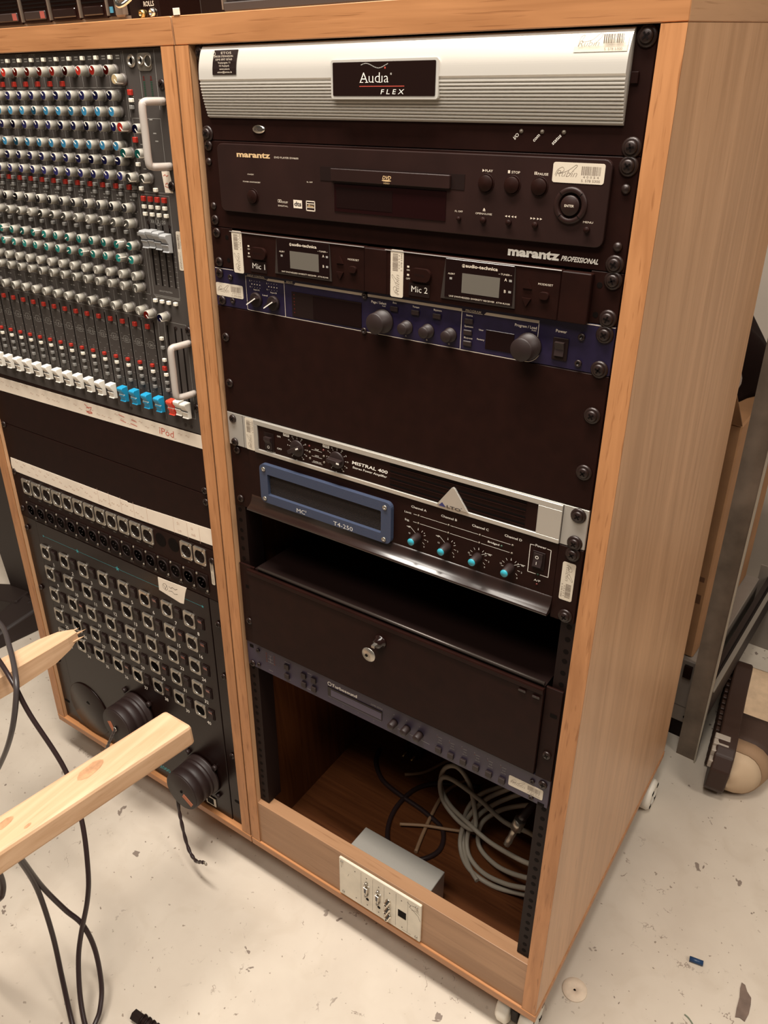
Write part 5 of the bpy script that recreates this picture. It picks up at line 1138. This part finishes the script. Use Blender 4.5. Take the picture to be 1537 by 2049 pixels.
for u, v, r in ((181, 1540, .016), (8, 1648, .010), (55, 1652, .004)):
    c = at(u, v, 2, BZ + .0003); b.faces([(c.x + r * .55 * math.cos(k * .5236) * (1 + .12 * math.sin(3 * k)), c.y + r * 1.3 * math.sin(k * .5236), c.z) for k in range(12)], [tuple(range(12))])
b.build('knot', mat('pine_knot', (.54, .29, .15), .6, vary=.3, vscale=90), tb)
p0, p1 = at(128, 1248, 2, BZ), at(158, 1263, 2, BZ)
sb = world_thing('timber_beam', 'thin pine batten with a splintered tip pointing at the numbered sockets', 'timber', (p0.x, p0.y - .5, BZ - .036)); ref = tuple(sb.location)
tl = at(0, 1287, 2, BZ); tm = at(0, 1316, 2, BZ); dvL = (tl - p0).normalized(); dvL = Vector((-.10, -.995, 0)).normalized()
m = MB(ref, False)
secs = []
for dist, wl, wr, tz, bz in ((0, .000, .010, .004, .018), (.02, -.010, .016, .001, .026), (.05, -.016, .019, 0, .034), (.12, -.02, .021, 0, .038), (1.05, -.021, .022, 0, .038)):
    c = p1 + dvL * dist + Vector((-.018, 0, 0)); secs.append([(c.x + wl, c.y, BZ - tz), (c.x + wr, c.y, BZ - tz - .002), (c.x + wr, c.y, BZ - bz), (c.x + wl, c.y, BZ - bz)])
vs = [q for s_ in secs for q in s_]; fs = [(0, 1, 2, 3), tuple(range(len(vs) - 4, len(vs)))[::-1]]
for i in range(len(secs) - 1):
    for k in range(4): fs.append((i * 4 + k, i * 4 + (k + 1) % 4, i * 4 + 4 + (k + 1) % 4, i * 4 + 4 + k))
m.faces(vs, fs); m.build('batten', pine['y'], sb)
m = MB(ref, False); cT = p1 + Vector((-.018, 0, 0))
for dx, ln, zz in ((.004, .020, -.010), (-.004, .013, -.006), (.010, .011, -.016)):
    m.faces([(cT.x + dx - .004, cT.y - .012, BZ + zz), (cT.x + dx + .004, cT.y - .012, BZ + zz), (cT.x + dx, cT.y - .012, BZ + zz - .007), (cT.x + dx + .002, cT.y + ln, BZ + zz - .004)], [(0, 1, 2), (0, 1, 3), (1, 2, 3), (2, 0, 3)])
m.build('splinters', pine['y'], sb, kind='stuff')
# trestle outside the frame that carries both timbers
tr = world_thing('sawhorse', 'pine sawhorse left of the frame carrying both timbers', 'trestle', (-.47, -.85, 0)); ref = tuple(tr.location)
for y in (-.62, -1.06):
    MB(ref, False).box(-.78, -.22, y - .03, y + .03, BZ - .038 - .072, BZ - .0385).build('cross_rail', pine['x'], tr)
    for x in (-.76, -.30): MB(ref, False).hexa([(x - .03, y - .025, 0), (x + .03, y - .025, 0), (x + .03, y + .025, 0), (x - .03, y + .025, 0), (x - .03, y - .025, BZ - .111), (x + .03, y - .025, BZ - .111), (x + .03, y + .025, BZ - .111), (x - .03, y + .025, BZ - .111)]).build('leg', pine['z'], tr)
def zpts(L): return [tuple(at(u, v, 2, z)) for u, v, z in L]
cable('black_cable', 'black cable hanging in a narrow loop under the thick pine beam', 'cable', zpts([(-135, 1300, .006), (-110, 1275, .25), (-70, 1268, .43), (-20, 1302, .466), (0, 1325, .478), (28, 1370, .465), (60, 1430, .42), (130, 1540, .33), (163, 1640, .27), (176, 1740, .205), (175, 1800, .165), (162, 1870, .115), (157, 1920, .085), (160, 1990, .050), (170, 2049, .024), (181, 2070, .014), (190, 2049, .014), (200, 2020, .022), (203, 1970, .042), (190, 1900, .085), (165, 1850, .125), (130, 1820, .155), (85, 1775, .215), (45, 1722, .315), (14, 1680, .4085)]), .0038, cableblk, 8)
cable('black_cable', 'black cable hanging straight down beside the narrow loop', 'cable', zpts([(4, 1676, .4085), (40, 1722, .32), (75, 1780, .22), (105, 1870, .125), (125, 1960, .060), (145, 2049, .012), (165, 2110, .0045), (200, 2180, .0045), (200, 2260, .0045)]), .0038, cableblk, 8)
cable('grey_black_cable', 'thick black cable draped over the splintered batten at the left edge', 'cable', zpts([(-130, 1250, .006), (-90, 1225, .15), (-40, 1222, .38), (2, 1250, .452), (20, 1298, .470), (31, 1350, .480), (32, 1400, .455), (22, 1470, .39), (0, 1530, .30), (-40, 1600, .16), (-80, 1660, .006), (-140, 1700, .0045)]), .0042, mat('cable_dark_grey', (.055, .045, .045), .35), 8)
cable('black_cable', 'short bend of black cable at the left edge under the thick beam', 'cable', zpts([(-40, 1695, .4085), (-8, 1735, .34), (5, 1765, .30), (5, 1788, .28), (-3, 1800, .265), (-40, 1830, .19), (-80, 1870, .08), (-120, 1920, .0045)]), .0040, cableblk, 6)

# ================================================================== FLOOR LITTER
c = at(1150, 1981, 2, 0); t = MB(tuple(c), False); t.lathe([(.0020, 0), (.0185, 0), (.0190, .0012), (.0185, .0024), (.0026, .0024), (.0020, 0)], (c.x, c.y, 0), 'z', 28)
t.bm.verts.ensure_lookup_table(); t = t.build('felt_disc', felt); t.location = c; tag(t, 'cream felt disc with a centre hole lying beside the right cabinet corner', 'felt pad')
c0, c1_ = at(1380, 1918, 2, .004), at(1407, 1928, 2, .004); t = MB(tuple((c0 + c1_) / 2), False); t.tube([tuple(c0), tuple(c1_)], .0042, 12, 1); t = t.build('blue_tube', bluep); t.location = (c0 + c1_) / 2; tag(t, 'short piece of dark blue tube on the floor', 'tube')
pts = [at(u, v, 2, 0) for u, v in ((1484, 1967), (1491, 1972), (1495, 1985), (1503, 1998), (1502, 2012), (1498, 2030), (1490, 2045), (1480, 2037), (1471, 2036), (1474, 2018), (1480, 1995), (1481, 1978))]
c = pts[0]; t = MB(tuple(c), False); t.prism([(q.x, q.y) for q in pts], .0003, .0018, 'xy'); t = t.build('tape_scrap', scrap); t.location = c; tag(t, 'torn grey tape scrap on the floor at the right edge', 'tape')
cable('wire_offcut', 'thin greenish wire offcut on the floor at the bottom right', 'wire', [tuple(at(u, v, 2, .0012)) for u, v in ((1370, 2030), (1378, 2037), (1386, 2049), (1392, 2062))], .0011, greenw, n=6)
t = world_thing('ribbed_sleeve', 'black ribbed cable sleeve lying on the floor at the bottom edge', 'cable sleeve', tuple(at(290, 2045, 2, 0))); ref = tuple(t.location)
q0 = at(268, 2030, 2, .008); q1 = at(345, 2085, 2, .008); dv = (q1 - q0)
MB(ref, False).tube([tuple(q0), tuple(q1)], .0085, 6, 1).build('sleeve', rubber, t)
b = MB(ref, False)
for k in range(7): b.tube([tuple(q0 + dv * (.22 + k * .11)), tuple(q0 + dv * (.26 + k * .11))], .0098, 8, 1)
b.build('ribs', blackm, t)

# ================================================================== RIGHT BACKGROUND
RZ = math.radians(-3.5)
t = world_thing('steel_shelving', 'worn galvanised steel shelving upright behind the right cabinet', 'shelving', (.274, .583, 0), RZ)
m = MB((0, 0, 0), False); m.hexa([(0, 0, 0), (.040, 0, 0), (.040, .0025, 0), (0, .0025, 0), (0, 0, 2.0), (.040, 0, 2.0), (.040, .0025, 2.0), (0, .0025, 2.0)]); m.box(0, .0025, .0025, .04, 0, 2.0); m.build('upright', steel, t)
MB((0, 0, 0), False).box(.0372, .040, -.006, 0, 0, 2.0).build('upright_lip', mat('bare_steel_edge', (.46, .42, .35), .35, metal=.5), t)
m = MB((0, 0, 0), False); m.box(.0, .028, .60, .6025, 0, 2.0); m.box(0, .0025, .57, .60, 0, 2.0); m.build('upright', steel, t)
m = MB((0, 0, 0), False); m.box(.0345, .0425, .003, .56, .186, .190); m.build('side_rail', mat('bare_steel_rail', (.30, .27, .23), .4, metal=.4), t)
m = MB((0, 0, 0), False); m.box(.030, .0405, .003, .56, .125, .1855); m.box(.020, .0295, .003, .56, .125, .198); m.build('side_rail_web_shade', standm, t)  # black web carries the rail's underside shading; second box darkens the gap
m = MB((0, 0, 0), False); m.box(.010, .70, .004, .56, 1.55, 1.58); m.build('upper_shelf', steel, t)
b = MB((0, 0, 0), False); b.box(.0, .9, .435, .439, .0, .222); pb = b.build('back_plate', steelp, t)
b = MB((0, 0, 0), False)
for x in (.055, .085, .115, .145): b.prism([(x, .196), (x + .005, .196), (x + .009, .208), (x + .004, .208)], .4340, .4351, 'xz')
b.build('plate_slot', hole, pb)
MB((0, 0, 0), False).box(.70, .7025, 0, .0025, 0, 2.0).build('upright', steel, t)
# low steel plinth carrying the cardboard box
t = world_thing('steel_plinth', 'low grey steel base under the cardboard box behind the right cabinet', 'base unit', (.10, .80, 0), RZ)
MB((0, 0, 0), False).box(-.30, .195, -.165, .20, .045, .205, .002, 1).build('body', steelp, t)
MB((0, 0, 0), False).box(-.30, .195, -.160, .19, 0, .045).build('recessed_foot', blackm, t)
MB((0, 0, 0), False).box(.160, .176, -.172, -.165, .165, .195, .001, 1).build('black_clip', blackg, t)
b = MB((0, 0, 0), False); b.cyl((.180, -.1655, .062), .004, .001, 'y', 10); b.build('screw_hole', hole, t)
MB((0, 0, 0), False).box(-.30, .195, -.1656, -.165, .086, .0875).build('fold_line', mat('seam_grey', (.12, .09, .075), .6), t)
t = world_thing('cardboard_box', 'tall brown cardboard box standing behind the right cabinet', 'box', (.10, .80, .206), RZ)
MB((0, 0, 0), False).box(-.26, .168, -.155, .19, 0, .50, .003, 1).build('carton', cardboard, t)
b = MB((0, 0, 0), False)
for z0, z1, x0, x1 in ((.04, .10, .12, .135), (.07, .16, .142, .150), (.13, .15, .10, .16), (.18, .19, .11, .16), (.20, .25, .128, .136)): b.box(x0, x1, -.1556, -.155, z0, z1)
b.build('carton_print', cardd, t)
m = MB((0, 0, 0), False); m.hexa([(-.26, -.158, .49), (.168, -.158, .50), (.168, -.155, .50), (-.26, -.155, .50), (-.26, -.215, .57), (.158, -.205, .575), (.158, -.202, .575), (-.26, -.212, .57)]); m.build('carton_flap', cardboard, t)
t = world_thing('black_bag', 'crumpled black fabric bag stuffed on top of the cardboard box', 'bag', (.12, .80, .707), RZ)
m = MB((0, 0, 0), False); random.seed(6)
rings = []; NR, NC = 18, 40
for i in range(NR + 1):
    f = i / NR; q = 1 - .72 * f ** 3
    rings.append([(.14 * math.cos(a) * q * (1 + .09 * math.sin(3 * a + 5 * f) + .04 * math.sin(7 * a + 9 * f)), .125 * math.sin(a) * q * (1 + .10 * math.sin(4 * a + 7 * f) + .05 * math.sin(9 * a - 6 * f)), .165 * f + .010 * math.sin(5 * a + 6 * f) * f) for a in [k * 6.28319 / NC for k in range(NC)]])
vs = [q for r in rings for q in r]; fs = [(i * NC + k, i * NC + (k + 1) % NC, i * NC + NC + (k + 1) % NC, i * NC + NC + k) for i in range(NR) for k in range(NC)] + [tuple(range(NC)), tuple(range(NR * NC, NR * NC + NC))]
m.faces(vs, fs, True); m.build('bag_body', fabric, t)
m = MB((0, 0, 0), False); m.tube([(.06, -.12, .05), (.09, -.14, .02), (.12, -.13, .06), (.10, -.12, .10)], .006, 6); m.build('bag_strap', plas, t)

# ---- hiking boots lying on their sides
def boot(label, loc, rz, tilt, sc=1.):
    t = world_thing('hiking_boot', label, 'boot', loc, rz); t.rotation_euler = (tilt[0], tilt[1], rz); t.scale = (sc, sc, sc)
    # local: +Y toe->heel, +X away from the sole, Z across the width (lies on z=0)
    L = .29; NS = 18; NA = 13; grid = []
    def hgt(f): return .028 + .040 * min(1, f / .22) ** .7 + .028 * max(0, min(1, (f - .25) / .25)) + .055 * max(0, min(1, (f - .45) / .2))
    def wid(f): 
        return .5 * (.034 + .068 * max(0, math.sin(math.pi * min(1, (f + .10) / .62))) ** .8 if f < .34 else .094 - .026 * math.sin(math.pi * (f - .34) / .5) * .7 - .02 * max(0, f - .55))
    for i in range(NS + 1):
        f = (i / NS) ** 1.25; h = hgt(f) * (.04 + .96 * min(1, (f / .08)) ** .5) * (1 - .25 * max(0, (f - .93) / .07)); wd = wid(f) * (.04 + .96 * min(1, f / .10) ** .5) * (1 - .35 * max(0, (f - .92) / .08)); row = []
        for k in range(NA + 1):
            a = math.pi * k / NA; cz = .052 + wd * math.cos(a) * (1 - .25 * math.sin(a) ** 3); row.append((.026 + h * max(0, math.sin(a)) ** .62, f * L, cz))
        grid.append(row)
    def sub(name, cond, mt, off=0., parent=t):
        m = MB((0, 0, 0), False); vs = [(q[0] + off * (q[0] > .03), q[1], q[2] + off * (1 if q[2] > .052 else -1)) for r in grid for q in r]; fs = []
        for i in range(NS):
            for k in range(NA):
                if cond((i / NS) ** 1.25, k / NA): fs.append((i * (NA + 1) + k, i * (NA + 1) + k + 1, (i + 1) * (NA + 1) + k + 1, (i + 1) * (NA + 1) + k))
        if cond(0, .5): fs += [tuple(range(NA + 1)), tuple(NS * (NA + 1) + k for k in range(NA + 1))]
        m.faces(vs, fs, True); bmesh.ops.delete(m.bm, geom=[v for v in m.bm.verts if not v.link_faces], context='VERTS')
        if off: bmesh.ops.solidify(m.bm, geom=m.bm.faces[:], thickness=-off)
        return m.build(name, mt, parent)
    sub('upper', lambda f, k: True, tan)
    sub('mesh_panel', lambda f, k: .16 <= f < .44 and k < .40, bootdark, .0012)
    sub('toe_rand', lambda f, k: f < .10 and k != .5, mat('boot_rand', (.60, .44, .29), .75), .0010)
    sub('trim_band', lambda f, k: .10 <= f < .17, tand, .0014)
    sub('ankle_cuff', lambda f, k: f >= .74 and .30 < k < .70, bootdark, .003)
    sub('logo_patch', lambda f, k: .62 <= f < .72 and .22 <= k < .36, eyelet, .0016)
    sub('logo_patch', lambda f, k: .74 <= f < .86 and .14 <= k < .24, eyelet, .0016)
    sub('white_patch', lambda f, k: .60 <= f < .66 and .36 <= k < .46, white, .0018)
    # sole
    out = []
    for i in range(NS + 1):
        f = i / NS; out.append((f, wid(f) * (.5 + .5 * min(1, f / .07) ** .5) * (1 - .35 * max(0, (f - .92) / .08)) + .004))
    m = MB((0, 0, 0), False); ol = [(f * L * 1.02 - .004, .052 + w_) for f, w_ in out] + [(f * L * 1.02 - .004, .052 - w_) for f, w_ in out[::-1]]
    m.prism(ol, -.004, .028, 'yz', bev=.003); m.build('sole', sole, t)
    for k in range(4):
        f = .015 + k * .042; w_ = wid(f) * (.5 + .5 * min(1, f / .07) ** .5)
        MB((0, 0, 0), False).box(-.010, .016, f * L, f * L + .013, .052 + w_ - .012, .052 + w_ + .0055, .0012, 1).build('tread_lug', lug, t)
    for k in range(12):
        f = .24 + k * .06; w_ = wid(f)
        MB((0, 0, 0), False).box(-.011, -.004, f * L, f * L + .010, .052 - w_ * .9, .052 + w_ * .9, .001, 1).build('tread_lug', sole, t)
    m = MB((0, 0, 0), False)
    for k in range(5): f = .36 + k * .055; h = hgt(f) + .027; m.tube([(h - .012, f * L, .052 + wid(f) * .62), (h + .001, f * L + .006, .056), (h - .012, f * L + .012, .052 - wid(f) * .5)], .0022, 6, 4)
    m.build('laces', lace, t)
    return t
boot('tan hiking boot with dark mesh panel lying on its side against the upright', (.350, .500, .003), math.radians(6), (0, math.radians(3)), 1.08)
boot('second tan hiking boot lying behind the first at the right edge', (.400, .855, .003), math.radians(-62), (0, math.radians(4)))

# ================================================================== LEFT BACKGROUND
t = world_thing('pedestal_stand', 'black pedestal with spreading feet standing left of the left cabinet', 'stand', (-1.36, .24, 0)); ref = tuple(t.location)
P0 = at(28, 1174, 2, .035); P1 = at(78, 1197, 2, .035)
MB(ref, False).box(P0.x, P0.x + .24, P0.y - .01, P0.y + .10, .03, 1.6, .006, 2).build('column', standm, t)
for (u0, v0), (u1, v1), wd in (((60, 1205), (-60, 1175), .05), ((72, 1215), (-40, 1275), .06), ((90, 1215), (60, 1150), .05)):
    a_, b_ = at(u0, v0, 2, .03), at(u1, v1, 2, .03); dv = (b_ - a_).normalized(); n_ = Vector((-dv.y, dv.x, 0)) * wd
    m = MB(ref, False); m.hexa([tuple(a_ - n_ + Vector((0, 0, -.03))), tuple(a_ + n_ + Vector((0, 0, -.03))), tuple(b_ + n_ * .7 + Vector((0, 0, -.03))), tuple(b_ - n_ * .7 + Vector((0, 0, -.03))),
                                tuple(a_ - n_ * .8 + Vector((0, 0, .03))), tuple(a_ + n_ * .8 + Vector((0, 0, .03))), tuple(b_ + n_ * .5), tuple(b_ - n_ * .5)], .006); m.build('foot', standm, t)
